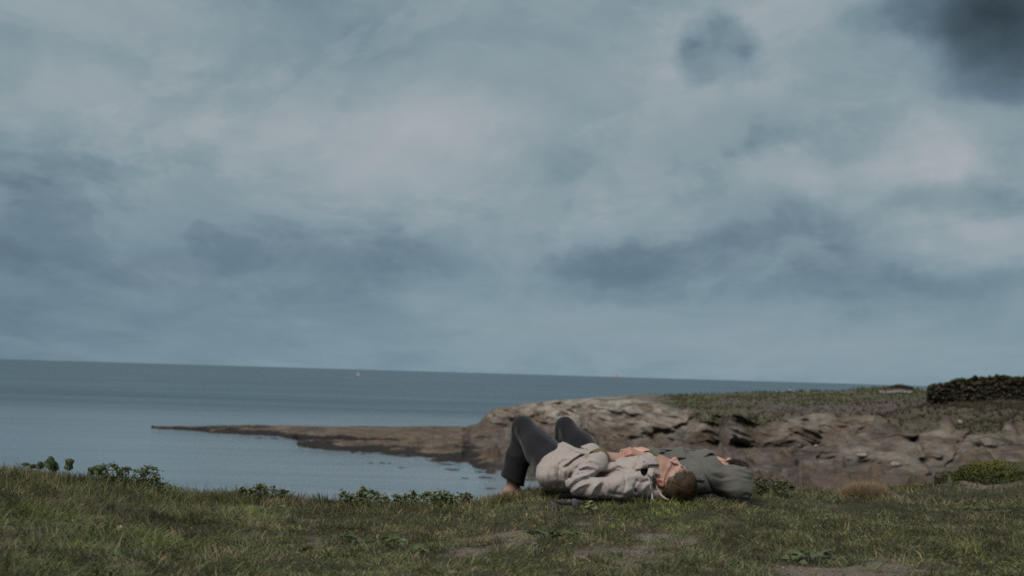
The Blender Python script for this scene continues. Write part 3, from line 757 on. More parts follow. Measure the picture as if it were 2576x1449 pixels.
# ================================================================== implicit surfaces for bodies and cloth
class Field:
    def __init__(s, lo, hi, h):
        s.lo = np.array(lo, float); s.h = h
        s.n = np.ceil((np.array(hi) - s.lo) / h).astype(int) + 1
        s.a = np.full(s.n, 1.0, np.float32)
        s.ax = [s.lo[i] + h * np.arange(s.n[i]) for i in range(3)]
    def _sl(s, blo, bhi):
        i0 = np.clip(np.floor((np.array(blo) - s.lo) / s.h).astype(int), 0, s.n)
        i1 = np.clip(np.ceil((np.array(bhi) - s.lo) / s.h).astype(int) + 1, 0, s.n)
        sl = tuple(slice(a, b) for a, b in zip(i0, i1))
        P = [s.ax[0][sl[0]][:, None, None], s.ax[1][sl[1]][None, :, None], s.ax[2][sl[2]][None, None, :]]
        return sl, P
    def add(s, fn, blo, bhi, k=0.02, op='u'):
        mg = k + 0.02
        sl, P = s._sl(np.array(blo) - mg, np.array(bhi) + mg)
        A = s.a[sl]
        if A.size == 0: return
        d = fn(*P).astype(np.float32)
        if op == 'u':
            if k > 0:
                h = np.maximum(k - np.abs(A - d), 0) / k
                s.a[sl] = np.minimum(A, d) - h * h * k * 0.25
            else: s.a[sl] = np.minimum(A, d)
        elif op == 's':                      # carve
            d = -d
            h = np.maximum(k - np.abs(A - d), 0) / max(k, 1e-6)
            s.a[sl] = np.maximum(A, d) + h * h * k * 0.25
    def cone(s, a, b, r1, r2, k=0.02, op='u', sq=None):
        a = np.array(a, float); b = np.array(b, float)
        ab = b - a; L2 = ab @ ab
        r = max(r1, r2)
        def fn(x, y, z):
            t = np.clip(((x - a[0]) * ab[0] + (y - a[1]) * ab[1] + (z - a[2]) * ab[2]) / L2, 0, 1)
            return np.sqrt((x - a[0] - t * ab[0]) ** 2 + (y - a[1] - t * ab[1]) ** 2 + (z - a[2] - t * ab[2]) ** 2) - (r1 + (r2 - r1) * t)
        s.add(fn, np.minimum(a, b) - r, np.maximum(a, b) + r, k, op)
    def chain(s, pts, rs, k=0.02, op='u'):
        for i in range(len(pts) - 1): s.cone(pts[i], pts[i + 1], rs[i], rs[i + 1], k, op)
    def ell(s, c, axes, rad, k=0.02, op='u'):
        """axes: 3 unit vectors (rows)"""
        c = np.array(c, float); M = np.array(axes, float); rad = np.array(rad, float)
        R = rad.max()
        def fn(x, y, z):
            x_, y_, z_ = x - c[0], y - c[1], z - c[2]
            q = [M[i, 0] * x_ + M[i, 1] * y_ + M[i, 2] * z_ for i in range(3)]
            k0 = np.sqrt(sum((q[i] / rad[i]) ** 2 for i in range(3))); k1 = np.sqrt(sum((q[i] / rad[i] ** 2) ** 2 for i in range(3))) + 1e-9
            return k0 * (k0 - 1) / k1
        s.add(fn, c - R, c + R, k, op)
    def cut(s, c, n, blo=None, bhi=None, k=0.004):
        """remove everything on the +n side of the plane through c"""
        c = np.array(c, float); n = np.array(n, float); n = n / np.linalg.norm(n)
        sl, P = s._sl(blo if blo is not None else s.lo, bhi if bhi is not None else s.lo + s.n * s.h)
        d = ((P[0] - c[0]) * n[0] + (P[1] - c[1]) * n[1] + (P[2] - c[2]) * n[2]).astype(np.float32)
        A = s.a[sl]
        h = np.maximum(k - np.abs(A - d), 0) / k
        s.a[sl] = np.maximum(A, d) + h * h * k * 0.25
    def warp(s, fn, band=0.06):
        idx = np.nonzero(np.abs(s.a) < band)
        P = np.stack([s.ax[i][idx[i]] for i in range(3)], 1)
        s.a[idx] += fn(P).astype(np.float32)
    def mesh(s, sm=1):
        F = s.a; ins = F < 0
        nx, ny, nz = F.shape
        c8 = np.zeros((nx - 1, ny - 1, nz - 1), np.uint8)
        for i in (0, 1):
            for j in (0, 1):
                for k in (0, 1):
                    c8 += ins[i:nx - 1 + i, j:ny - 1 + j, k:nz - 1 + k]
        ci = np.nonzero((c8 > 0) & (c8 < 8))
        idm = np.full(c8.shape, -1, np.int32); idm[ci] = np.arange(len(ci[0]))
        base = np.stack(ci, 1)
        acc = np.zeros((len(base), 3)); cnt = np.zeros(len(base))
        cor = [(i, j, k) for i in (0, 1) for j in (0, 1) for k in (0, 1)]
        for a in cor:
            for ax in range(3):
                if a[ax] == 1: continue
                b = list(a); b[ax] = 1
                fa = F[base[:, 0] + a[0], base[:, 1] + a[1], base[:, 2] + a[2]]
                fb = F[base[:, 0] + b[0], base[:, 1] + b[1], base[:, 2] + b[2]]
                m_ = (fa < 0) != (fb < 0)
                t = np.where(m_, fa / np.where(m_, fa - fb, 1), 0)
                q = np.array(a, float)[None, :] + 0 * acc
                q[:, ax] += t
                acc[m_] += q[m_]; cnt[m_] += 1
        V = s.lo + s.h * (base + acc / cnt[:, None])
        quads = []
        for ax in range(3):
            o1, o2 = [(1, 2), (2, 0), (0, 1)][ax]
            sl0 = [slice(None)] * 3; sl1 = [slice(None)] * 3
            sl0[ax] = slice(0, -1); sl1[ax] = slice(1, None)
            A, B = ins[tuple(sl0)], ins[tuple(sl1)]
            e = np.nonzero(A != B)
            e = np.stack(e, 1)
            ok = (e[:, o1] > 0) & (e[:, o2] > 0) & (e[:, o1] < F.shape[o1] - 1) & (e[:, o2] < F.shape[o2] - 1)
            e = e[ok]
            sgn = A[e[:, 0], e[:, 1], e[:, 2]]
            def cid(d1, d2):
                q = e.copy(); q[:, o1] += d1; q[:, o2] += d2
                return idm[q[:, 0], q[:, 1], q[:, 2]]
            q = np.stack([cid(-1, -1), cid(0, -1), cid(0, 0), cid(-1, 0)], 1)
            q[~sgn] = q[~sgn][:, ::-1]
            quads.append(q)
        Q_ = np.vstack(quads)
        Q_ = Q_[(Q_ >= 0).all(1)]
        for _ in range(sm):
            S_ = np.zeros_like(V); C_ = np.zeros(len(V))
            for a, b in ((0, 1), (1, 2), (2, 3), (3, 0)):
                np.add.at(S_, Q_[:, a], V[Q_[:, b]]); np.add.at(S_, Q_[:, b], V[Q_[:, a]])
                np.add.at(C_, Q_[:, a], 1); np.add.at(C_, Q_[:, b], 1)
            V = 0.5 * V + 0.5 * S_ / C_[:, None]
        return V, Q_

def surf(V, u, v, off=0.002, rad=3.0):
    # the point of a mesh that shows at pixel (u, v), lifted a little towards the viewer
    U_, V_ = projn(V)
    d2 = (U_ - u) ** 2 + (V_ - v) ** 2
    idx = np.nonzero(d2 < rad * rad)[0]
    if len(idx) == 0: idx = np.argsort(d2)[:4]
    j = idx[np.argmin(V[idx, 1])]
    p_ = W(u, v, V[j, 1])
    d_ = unit(CAM - p_)
    return p_ + d_ * off
def unit(v):
    v = np.array(v, float); return v / np.linalg.norm(v)
def frame(a, b):
    """rows: a, then b made square to a, then their cross product"""
    a = unit(a); b = np.array(b, float); b = unit(b - a * (a @ b)); return np.stack([a, b, np.cross(a, b)])

def segdist(P2, line):
    """distance in the picture plane of points P2 (n,2) to a polyline, and the position along it"""
    best = np.full(len(P2), 1e9); tt = np.zeros(len(P2))
    L = np.array(line, float)
    for i in range(len(L) - 1):
        a, b = L[i], L[i + 1]; ab = b - a
        t = np.clip(((P2 - a) @ ab) / (ab @ ab + 1e-9), 0, 1)
        d = np.linalg.norm(P2 - a - t[:, None] * ab, axis=1)
        m_ = d < best
        best[m_] = d[m_]; tt[m_] = ((i + t) / (len(L) - 1))[m_]
    return best, tt
def folds(P, lines, depth=None):
    """cloth folds: each line (points, half width px, height m); positive stands proud"""
    u, v = proj(P.reshape(-1, 3)) if False else projn(P)
    P2 = np.stack([u, v], 1)
    out = np.zeros(len(P))
    for ln in lines:
        pts, w_, h_ = ln[:3]
        d, t = segdist(P2, pts)
        e = np.exp(-(d / w_) ** 2) * np.sin(np.pi * np.clip(t * 0.9 + 0.05, 0, 1)) ** 0.5
        m_ = np.ones(len(P))
        if len(ln) > 3: m_ = (P[:, 1] < ln[3])
        out -= h_ * e * m_
    return out
def projn(P):
    q = P - CAM
    w = q @ fwd
    return CX + FPX * (q @ RT) / w, CY - FPX * (q @ UP) / w

def tube(path, r, n=8, closed=False):
    """swept round tube; r number or list"""
    path = [np.array(p, float) for p in path]
    rs = r if isinstance(r, (list, tuple, np.ndarray)) else [r] * len(path)
    V, Fq = [], []
    up = np.array([0.13, -0.21, 0.97])
    m_ = len(path)
    for i, p in enumerate(path):
        a = path[(i - 1) % m_] if (closed or i > 0) else p
        b = path[(i + 1) % m_] if (closed or i < m_ - 1) else p
        t = unit(b - a)
        x = unit(np.cross(t, up)); y = np.cross(t, x)
        for k in range(n):
            an = 2 * np.pi * k / n
            V.append(p + rs[i] * (np.cos(an) * x + np.sin(an) * y))
    for i in range(m_ if closed else m_ - 1):
        for k in range(n):
            a, b = i * n + k, i * n + (k + 1) % n
            c, d = ((i + 1) % m_) * n + (k + 1) % n, ((i + 1) % m_) * n + k
            Fq.append([a, b, c, d])
    V = np.array(V)
    if not closed:
        for i0 in (0, (m_ - 1) * n):
            V = np.vstack([V, V[i0:i0 + n].mean(0)[None]])
            c = len(V) - 1
            for k in range(n):
                Fq.append([c, i0 + k, i0 + (k + 1) % n, i0 + (k + 1) % n])
    Fq = np.array(Fq)
    q = Fq[Fq[:, 2] != Fq[:, 3]]; t3 = Fq[Fq[:, 2] == Fq[:, 3]][:, :3]
    return V, [q, t3]
def smoothpath(pts, n=24):
    """Catmull-Rom through the points"""
    P = [np.array(p, float) for p in pts]
    P = [2 * P[0] - P[1]] + P + [2 * P[-1] - P[-2]]
    out = []
    m_ = len(P) - 3
    for s_ in np.linspace(0, m_ - 1e-6, n):
        i = int(s_); t = s_ - i
        a, b, c, d = P[i:i + 4]
        out.append(0.5 * ((2 * b) + (-a + c) * t + (2 * a - 5 * b + 4 * c - d) * t * t + (-a + 3 * b - 3 * c + d) * t ** 3))
    return out
def sheet(rows, thick=0.004):
    """cloth flap with thickness from rows of points"""
    R_ = np.array(rows, float)
    nr, nc = R_.shape[:2]
    du = np.gradient(R_, axis=0); dv = np.gradient(R_, axis=1)
    N_ = np.cross(du, dv); N_ /= (np.linalg.norm(N_, axis=2, keepdims=True) + 1e-9)
    A = (R_ + N_ * thick / 2).reshape(-1, 3); B = (R_ - N_ * thick / 2).reshape(-1, 3)
    f = grid_faces(nr, nc); n_ = nr * nc
    F_ = [f, f[:, ::-1] + n_]
    rim = list(range(nc)) + [i * nc + nc - 1 for i in range(1, nr)] + [(nr - 1) * nc + j for j in range(nc - 2, -1, -1)] + [i * nc for i in range(nr - 2, 0, -1)]
    rim = np.array(rim); nx_ = np.roll(rim, -1)
    F_.append(np.stack([rim, rim + n_, nx_ + n_, nx_], 1))
    return np.vstack([A, B]), np.vstack(F_)
def join(parts):
    Vs, Fs, o = [], {}, 0
    for V, F in parts:
        for f in (F if isinstance(F, list) else [F]):
            if len(f): Fs.setdefault(f.shape[1], []).append(np.asarray(f) + o)
        Vs.append(V); o += len(V)
    return np.vstack(Vs), [np.vstack(f) for f in Fs.values()]

def hand(F, wrist, fdir, back, thumbside, curl=(0.3, 0.5, 0.4), spread=0.08, k=0.006, scale=1.0, thumbcurl=0.3, fcurl=None, thumbout=0.8):
    """adds palm, four fingers and thumb to the field. fdir: towards the knuckles, back: out of the back of the hand"""
    M = frame(fdir, back)
    f, b = M[0], M[1]
    s_ = unit(np.cross(f, b)); 
    if s_ @ np.array(thumbside) < 0: s_ = -s_
    w = np.array(wrist, float)
    L = 0.088 * scale
    xs_ = [0.030, 0.010, -0.010, -0.028]
    kn = []
    for i, x in enumerate(xs_):
        K = w + f * (L - (0.002, 0, 0.003, 0.010)[i] * scale) + s_ * x * scale + b * (0.003 - abs(x) * 0.12) * scale
        F.cone(w + s_ * x * 0.6 * scale + f * 0.01, K, 0.0155 * scale, 0.0118 * scale, k=0.014)
        kn.append(K)
    F.ell(w + f * L * 0.45 - b * 0.006 * scale, np.stack([f, s_, b]), (0.048 * scale, 0.036 * scale, 0.014 * scale), 0.012)
    tips = []
    for i, K in enumerate(kn):
        ph = np.array([(0.042, 0.026, 0.021), (0.046, 0.029, 0.022), (0.043, 0.027, 0.022), (0.034, 0.020, 0.019)][i]) * scale
        an = 0.0; p = K; rr_ = 0.0095 * scale
        c3 = curl if fcurl is None else fcurl[i]
        sd = spread * (1.5 - i)
        for j in range(3):
            an += c3[j]
            d = unit(f * math.cos(an) - b * math.sin(an) + s_ * sd)
            q = p + d * ph[j]
            F.cone(p, q, rr_, rr_ * 0.9, k=0.0035 if j == 0 else 0.004)
            p = q; rr_ *= 0.92
        tips.append(p)
    t0 = w + f * 0.022 * scale + s_ * 0.028 * scale - b * 0.006
    d1 = unit(f * 0.75 + s_ * thumbout - b * 0.35); t1 = t0 + d1 * 0.040 * scale
    d2 = unit(f * 1.0 + s_ * thumbout * (1 - thumbcurl) * 0.4 - b * 0.3); t2 = t1 + d2 * 0.032 * scale
    d3 = unit(f * 1.0 - s_ * 0.1 - b * 0.35); t3 = t2 + d3 * 0.026 * scale
    F.cone(w + f * 0.01 + s_ * 0.012 * scale, t1, 0.015 * scale, 0.0125 * scale, k=0.012)
    F.cone(t1, t2, 0.0118 * scale, 0.0105 * scale, k=0.005); F.cone(t2, t3, 0.0108 * scale, 0.009 * scale, k=0.004)
    return kn, tips

KF = 0.88
def head(F, o, c, f, s_, k=1.0, beard=False):
    """o centre of skull, c to the crown, f out of the face, s_ to the near side"""
    M = np.stack([c, f, s_])
    P = lambda a, b, d=0.0: o + (c * a + f * b * KF + s_ * d) * k
    F.ell(P(0.022, -0.004), M, (0.098 * k, 0.101 * KF * k, 0.078 * k), 0.03)
    F.ell(P(-0.035, 0.040), M, (0.085 * k, 0.058 * k, 0.062 * k), 0.03)
    F.ell(P(-0.078, 0.058), M, (0.045 * k, 0.036 * k, 0.047 * k), 0.025)      # jaw
    F.ell(P(-0.110, 0.078), M, (0.020 * k, 0.022 * k, 0.026 * k), 0.02)       # chin
    for d in (-1, 1):
        F.cone(P(-0.055, 0.0, d * 0.052), P(-0.100, 0.060, d * 0.028), 0.018 * k, 0.016 * k, k=0.02)  # jaw line
        F.ell(P(-0.030, 0.070, d * 0.044), M, (0.024 * k, 0.022 * k, 0.022 * k), 0.022)              # cheek
        F.ell(P(0.000, 0.097, d * 0.031), M, (0.014 * k, 0.014 * k, 0.018 * k), 0.012, 's')          # eye socket
        F.ell(P(-0.002, 0.084, d * 0.031), M, (0.0125 * k, 0.0125 * k, 0.0145 * k), 0.004)           # closed lids
    F.cone(P(0.020, 0.091, -0.034), P(0.020, 0.091, 0.034), 0.013 * k, 0.013 * k, k=0.016)           # brow
    F.cone(P(0.006, 0.093), P(-0.040, 0.118), 0.0085 * k, 0.0115 * k, k=0.012)                       # nose
    F.ell(P(-0.043, 0.117), M, (0.013 * k, 0.0125 * k, 0.0135 * k), 0.008)
    for d in (-1, 1):
        F.ell(P(-0.046, 0.106, d * 0.012), M, (0.009 * k, 0.011 * k, 0.008 * k), 0.006)
        F.ell(P(-0.054, 0.108, d * 0.006), M, (0.005 * k, 0.006 * k, 0.004 * k), 0.002, 's')
    F.cone(P(-0.070, 0.093, -0.020), P(-0.070, 0.093, 0.020), 0.0055 * k, 0.0055 * k, k=0.006)       # lips
    F.ell(P(-0.069, 0.098), M, (0.006 * k, 0.007 * k, 0.013 * k), 0.005)
    F.ell(P(-0.081, 0.095), M, (0.0065 * k, 0.008 * k, 0.016 * k), 0.005)
    F.cone(P(-0.075, 0.104, -0.019), P(-0.075, 0.104, 0.019), 0.0022 * k, 0.0022 * k, k=0.003, op='s')
    for d in (-1, 1):                                                                                # ears
        ea = frame(s_ * d * 0.9 - f * 0.45 - c * 0.05, c)
        F.ell(P(-0.015, -0.026, d * 0.092), ea, (0.0080 * k, 0.028 * k, 0.020 * k), 0.004)
        F.ell(P(-0.020, -0.016, d * 0.084), M, (0.022 * k, 0.010 * k, 0.016 * k), 0.006)
        F.ell(P(-0.010, -0.024, d * 0.102), ea, (0.008 * k, 0.016 * k, 0.010 * k), 0.004, 's')
        F.ell(P(-0.037, -0.020, d * 0.089), ea, (0.007 * k, 0.011 * k, 0.010 * k), 0.005)
    return P

# ---------------- cloth and skin materials
def cloth(name, c, var=0.16, scale=240, weave=500, bmp=0.5, rough=0.95, flecks=None):
    m_, g, p = mat(name)
    tc = g.n('ShaderNodeTexCoord'); OB = tc.outputs['Object']
    n1 = g.noise(OB, scale, 4, 0.7); n2 = g.noise(OB, 14, 4, 0.6)
    a = [x * (1 - var) for x in c] + [1]; b_ = [min(1, x * (1 + var)) for x in c] + [1]
    col = g.ramp(n1, [(0.32, a), (0.68, b_)])
    col = g.mix(g.mapr(n2, 0.35, 0.7, 0, 0.35), col, g.mix(1.0, col, (0.80, 0.78, 0.80, 1), 'MULTIPLY'))
    if flecks: col = g.mix(g.mapr(g.noise(OB, scale * 1.7, 2, 0.5), 0.6, 0.7, 0, 0.5), col, flecks)
    g.L.new(col, p.inputs['Base Color'])
    p.inputs['Roughness'].default_value = rough
    p.inputs['Specular IOR Level'].default_value = 0.15
    try:
        p.inputs['Sheen Weight'].default_value = 0.15; p.inputs['Sheen Roughness'].default_value = 0.5
    except Exception: pass
    bump(g, p, g.math('ADD', g.math('MULTIPLY', n1, 0.4), g.math('MULTIPLY', g.noise(OB, 55, 5, 0.6, 0.5), 0.9)), bmp, 0.006)
    return m_
def skin(name, c, red):
    m_, g, p = mat(name)
    tc = g.n('ShaderNodeTexCoord'); OB = tc.outputs['Object']
    n = g.noise(OB, 30, 5, 0.65)
    n2 = g.noise(OB, 160, 3, 0.6)
    col = g.mix(g.mapr(n, 0.38, 0.66, 0, 0.8), c, red)
    col = g.mix(g.mapr(n2, 0.55, 0.7, 0, 0.25), col, tuple(x * 0.7 for x in red[:3]) + (1,))
    at = g.n('ShaderNodeAttribute', attribute_name='tone')
    # 1 = lips, ears, knuckles and nose tip redder; 2 = shaven stubble
    col = g.mix(g.math('MINIMUM', at.outputs['Fac'], 1.0, clamp=True), col, (red[0] * 0.95, red[1] * 0.62, red[2] * 0.60, 1))
    st = g.n('ShaderNodeAttribute', attribute_name='stubble')
    col = g.mix(st.outputs['Fac'], col, (0.17, 0.105, 0.075, 1))
    g.L.new(col, p.inputs['Base Color'])
    p.inputs['Roughness'].default_value = 0.55
    p.inputs['Specular IOR Level'].default_value = 0.35
    p.inputs['Subsurface Weight'].default_value = 0.08
    p.inputs['Subsurface Radius'].default_value = (0.008, 0.003, 0.002)
    bump(g, p, n2, 0.25, 0.003)
    return m_
M_skin = skin('skin', (0.36, 0.235, 0.18, 1), (0.38, 0.20, 0.16, 1))
M_skin2 = skin('pale_skin', (0.48, 0.30, 0.23, 1), (0.45, 0.23, 0.18, 1))
M_linen = cloth('oatmeal_linen', (0.335, 0.288, 0.268), 0.20, 260, bmp=0.55, flecks=(0.42, 0.38, 0.35, 1))
M_wool = cloth('charcoal_wool', (0.0135, 0.0135, 0.016), 0.25, 300, bmp=0.35, flecks=(0.030, 0.030, 0.035, 1))
M_coat = cloth('olive_grey_canvas', (0.100, 0.097, 0.086), 0.16, 260, bmp=0.45, flecks=(0.16, 0.16, 0.14, 1))
M_cuff = cloth('olive_rib', (0.10, 0.088, 0.035), 0.2, 200, bmp=0.4)
M_string = cloth('cotton_cord', (0.33, 0.285, 0.26), 0.15, 300)
M_dark = cloth('neck_shade_cloth', (0.05, 0.045, 0.042), 0.2, 200)
M_strap = plain('dark_red_leather', (0.055, 0.016, 0.014), 0.6, 0.3, 0.3, 80)
M_black = plain('black_leather', (0.015, 0.014, 0.014), 0.5, 0.4, 0.3, 80)
M_metal = plain('thin_dark_metal', (0.03, 0.03, 0.035), 0.3, 0.6, 0.1, 80)
m_, g, p = mat('spectacle_glass')
p.inputs['Base Color'].default_value = (0.75, 0.8, 0.85, 1)
p.inputs['Roughness'].default_value = 0.04
p.inputs['Transmission Weight'].default_value = 0.75
p.inputs['IOR'].default_value = 1.5
p.inputs['Specular IOR Level'].default_value = 0.9
M_glass = m_
# ================================================================== first person: beige smock, glasses
def gz(p):
    return float(ground(p[0], p[1]))
J = dict(
    hip=W(1398, 1180, 7.62), hipf=W(1402, 1176, 7.84), knee=W(1317, 1074, 7.86), kneef=W(1321, 1079, 8.05),
    ank=W(1284, 1237, 7.90), ankf=W(1292, 1236, 8.10), belly=W(1470, 1177, 7.55), chest=W(1580, 1196, 7.40), neck=W(1652, 1200, 7.36),
    sho=W(1606, 1216, 7.24), elb=W(1455, 1220, 7.15), wri=W(1521, 1149, 7.36), shof=W(1690, 1198, 7.56), elbf=W(1668, 1184, 7.66), wrif=W(1620, 1151, 7.47))
axis = unit(J['neck'] - J['hip'])
lat = unit(np.cross(axis, [0, 0, 1]))       # horizontal, across the body
if lat[1] > 0: lat = -lat                    # towards the viewer
AX = np.stack([axis, lat, np.cross(axis, lat)])
base = np.array([J['chest'][0], J['chest'][1], gz(J['chest'])])
man = empty('person', base, 'person in beige linen smock and glasses lying nearest the viewer with knees bent', 'person')

# head frame
hc = unit([0.76, -0.50, -0.41]); hf = unit(np.array([0.42, -0.10, 0.90]) - hc * (hc @ np.array([0.42, -0.10, 0.90]))); hs = unit(np.cross(hc, hf))
if hs[1] > 0: hs = -hs
HO = W(1691, 1212, 7.30)
lo = np.array([W(1215, 1240, 7.9)[0], 6.95, -0.17]); hi = np.array([W(1765, 1200, 7.3)[0], 8.25, 0.50])
B = Field(lo, hi, 0.0040)
P1 = head(B, HO, hc, hf, hs, 1.03)
B.cone(J['neck'] + [-.03, .02, 0], P1(-0.045, -0.015, -.012), 0.054, 0.050, 0.02)
B.ell(J['chest'] * 0.8 + J['neck'] * 0.2, AX, (0.15, 0.13, 0.070), 0.03)
B.ell(J['chest'] * 0.5 + J['belly'] * 0.5, AX, (0.2, 0.13, 0.070), 0.03)
B.ell(J['belly'] * 0.4 + J['hip'] * 0.35 + J['hipf'] * 0.25, AX, (0.17, 0.14, 0.085), 0.04)
B.chain([J['neck'] - axis * .09, J['sho'] + [0, .02, -.01]], [.055, .040], .02)
B.chain([J['neck'] - axis * .05, J['shof']], [.06, .048], .04)
B.chain([J['sho'] + [0, .02, -.01], J['elb'] + [.01, 0.0, 0], J['wri']], [.036, .032, .0275], .012)
B.chain([J['shof'], J['elbf'], J['wrif']], [.045, .036, .027], .02)
for h_, k_, a_ in (('hip', 'knee', 'ank'), ('hipf', 'kneef', 'ankf')):
    B.chain([J[h_], J[k_], J[a_]], [.07, .042, .031], .03)
    an = J[a_]
    heel = an + np.array([0.026, -.008, -0.035]); toe = an + np.array([-0.100, 0.115, -0.075])
    B.chain([heel, an + [0, 0, -0.005], an + [-0.045, 0.055, -0.045], toe], [.026, .032, .028, .018], .025)
    B.chain([heel, an + [-.04, .045, -.055], toe + [0, .015, 0]], [.026, .028, .016], .02)
    for q_ in range(5):
        b0 = toe + np.array([-0.018 + q_ * 0.010, -0.018 + q_ * 0.009, 0.0]); B.cone(b0, b0 + np.array([-0.024 + q_ * 0.002, 0.026, -0.004]), .0095 - .0007 * q_, .0085 - .0007 * q_, .004)
    if a_ == 'ank': HEEL, TOE = heel, toe
# near hand lies flat on the chest, the other arches over it
fd = unit(W(1578, 1153, 7.44) - J['wri'])
hand(B, J['wri'] + fd * .012, fd, unit([0.15, -0.45, 0.9]), [0.3, 0.9, 0.1], curl=(0.18, 0.30, 0.25), spread=0.04)
kf = unit(W(1588, 1136, 7.44) - J['wrif'])
hand(B, J['wrif'] + kf * .008, kf, unit([0.2, -0.35, 0.9]), [0.1, -0.9, -0.2], curl=(0.75, 0.70, 0.35), spread=0.05, scale=0.98, thumbout=0.35)
Vb, Fb = B.mesh(1)
# redness and stubble
loc = (Vb - HO) @ np.stack([hc, hf, hs]).T
def gs(c_, r_): return np.exp(-(((loc - np.array(c_)) / np.array(r_)) ** 2).sum(1))
tone = 0.8 * gs((-.045, .118, 0), (.014, .014, .014)) + 0.9 * gs((-.022, -.024, .100), (.036, .026, .016)) + 0.6 * gs((-.022, -.01, -.085), (.035, .025, .014)) + 0.7 * gs((-.075, .1, 0), (.01, .012, .022)) + 0.35 * gs((-.035, .07, .045), (.03, .03, .03))
tone += 0.3 * (np.linalg.norm(Vb - (J['wrif'] + kf * .09), axis=1) < .035)
tone += 0.25 * (np.linalg.norm(Vb - (J['wri'] + fd * .13), axis=1) < .045)
stub = 0.55 * sstep(-.02, -.06, loc[:, 0]) * sstep(-.04, .02, loc[:, 1]) * sstep(.30, .1, np.linalg.norm(loc, axis=1)) * sstep(-.16, -.12, loc[:, 0]) * np.clip(1 - 1.3 * gs((-.04, .1, 0), (.035, .03, .05)) , 0, 1)
stub *= 0.6 + 0.8 * vnoise(loc[:, 0] * 60, loc[:, 1] * 60, loc[:, 2] * 60)
body = mesh_np('body', Vb, Fb, M_skin, parent=man, attr={'tone': tone, 'stubble': np.clip(stub, 0, 0.6)})

# ---- trousers
T = Field([lo[0] + .0, 7.3, -0.14], [W(1520, 1200, 7.6)[0], 8.3, 0.5], 0.0055)
T.ell(J['hip'] * .5 + J['hipf'] * .5 + [0.02, 0, -0.005], AX, (.12, .18, .098), .04)
for h_, k_, a_, sg in (('hip', 'knee', 'ank', 1), ('hipf', 'kneef', 'ankf', 0)):
    hp, kn_, an = J[h_], J[k_], J[a_]
    T.chain([hp + [0.012, 0, 0.012], hp * .45 + kn_ * .55 + [.004, 0, -.012], kn_], [.108, .080, .056], .05)
    T.chain([kn_, kn_ * .55 + an * .45 + [.004, 0, 0], an + [-.012, 0, 0.020], an + [-.016, 0, -0.05]], [.055, .060, .062, .062], .03)
    ud = unit(an - kn_)
    hem = W(1286, 1209, an[1])
    T.cut(hem, unit(np.array([-0.42, 0, -0.91])), an - [.15, .12, .15], an + [.13, .12, .12], .004)
def trw(P):
    u, v = projn(P)
    n = (fbm(P[:, 0] * 9, P[:, 1] * 9, P[:, 2] * 9, 3) - .5) * .012
    ln = [([(1290, 1078), (1298, 1105), (1315, 1135), (1322, 1155)], 5, -.012), ([(1284, 1068), (1289, 1085), (1300, 1100)], 4, .006), ([(1304, 1068), (1301, 1090), (1312, 1112)], 4, .007),
          ([(1268, 1140), (1290, 1150), (1312, 1148)], 7, .005), ([(1262, 1168), (1272, 1150), (1276, 1120)], 5, .006), ([(1258, 1185), (1275, 1200), (1300, 1212)], 4, .005),
          ([(1330, 1120), (1345, 1150), (1360, 1200)], 9, .006), ([(1340, 1100), (1362, 1125), (1384, 1140)], 6, -.005), ([(1352, 1090), (1380, 1112), (1398, 1124)], 5, .005),
          ([(1276, 1175), (1282, 1195), (1290, 1212)], 6, -.005), ([(1296, 1160), (1299, 1185), (1303, 1214)], 5, .004), ([(1325, 1060), (1345, 1082), (1368, 1108)], 7, .003)]
    return n + folds(P, ln)
T.warp(trw)
Vt, Ft = T.mesh(1)
mesh_np('trousers', Vt, Ft, M_wool, parent=man)

# ---- smock
Sx = Field([W(1345, 1200, 7.7)[0], 6.98, -0.06], [W(1745, 1200, 7.5)[0], 8.05, 0.36], 0.0048)
Sx.ell(W(1428, 1182, 7.66), AX, (.150, .21, .124), .05)
Sx.ell(W(1404, 1194, 7.60), AX, (.100, .18, .085), .04)
Sx.ell(W(1492, 1181, 7.56), AX, (.155, .19, .102), .05)
Sx.ell(W(1560, 1197, 7.44), AX, (.17, .185, .102), .05)
Sx.ell(W(1618, 1203, 7.38), AX, (.13, .175, .098), .05)
Sx.cone(W(1606, 1190, 7.30), W(1640, 1200, 7.52), .085, .085, .05)
Sx.cone(W(1436, 1146, 7.56), W(1411, 1119, 7.64), .040, .010, .05)                         # tented hem
Sx.cone(W(1470, 1150, 7.60), W(1488, 1137, 7.66), .05, .045, .04)
Sx.chain([W(1619, 1214, 7.24), W(1560, 1225, 7.15), W(1490, 1225, 7.12), W(1458, 1218, 7.13)], [.072, .058, .055, .062], .018)   # upper sleeve
Sx.chain([W(1458, 1218, 7.13), W(1476, 1194, 7.20), W(1499, 1168, 7.29), W(1508, 1156, 7.34)], [.061, .055, .053, .050], .010)   # forearm sleeve
Sx.chain([J['shof'], J['elbf'], J['wrif'] * .75 + J['elbf'] * .25], [.07, .062, .048], .03)
Sx.cone(W(1638, 1218, 7.28), W(1650, 1234, 7.28), .060, .036, .04)                          # hood bunched under the neck
Sx.cone(W(1630, 1236, 7.22), W(1656, 1246, 7.24), .034, .018, .03)
Sx.cone(W(1630, 1160, 7.40), W(1650, 1180, 7.50), .032, .030, .03)                          # stand collar
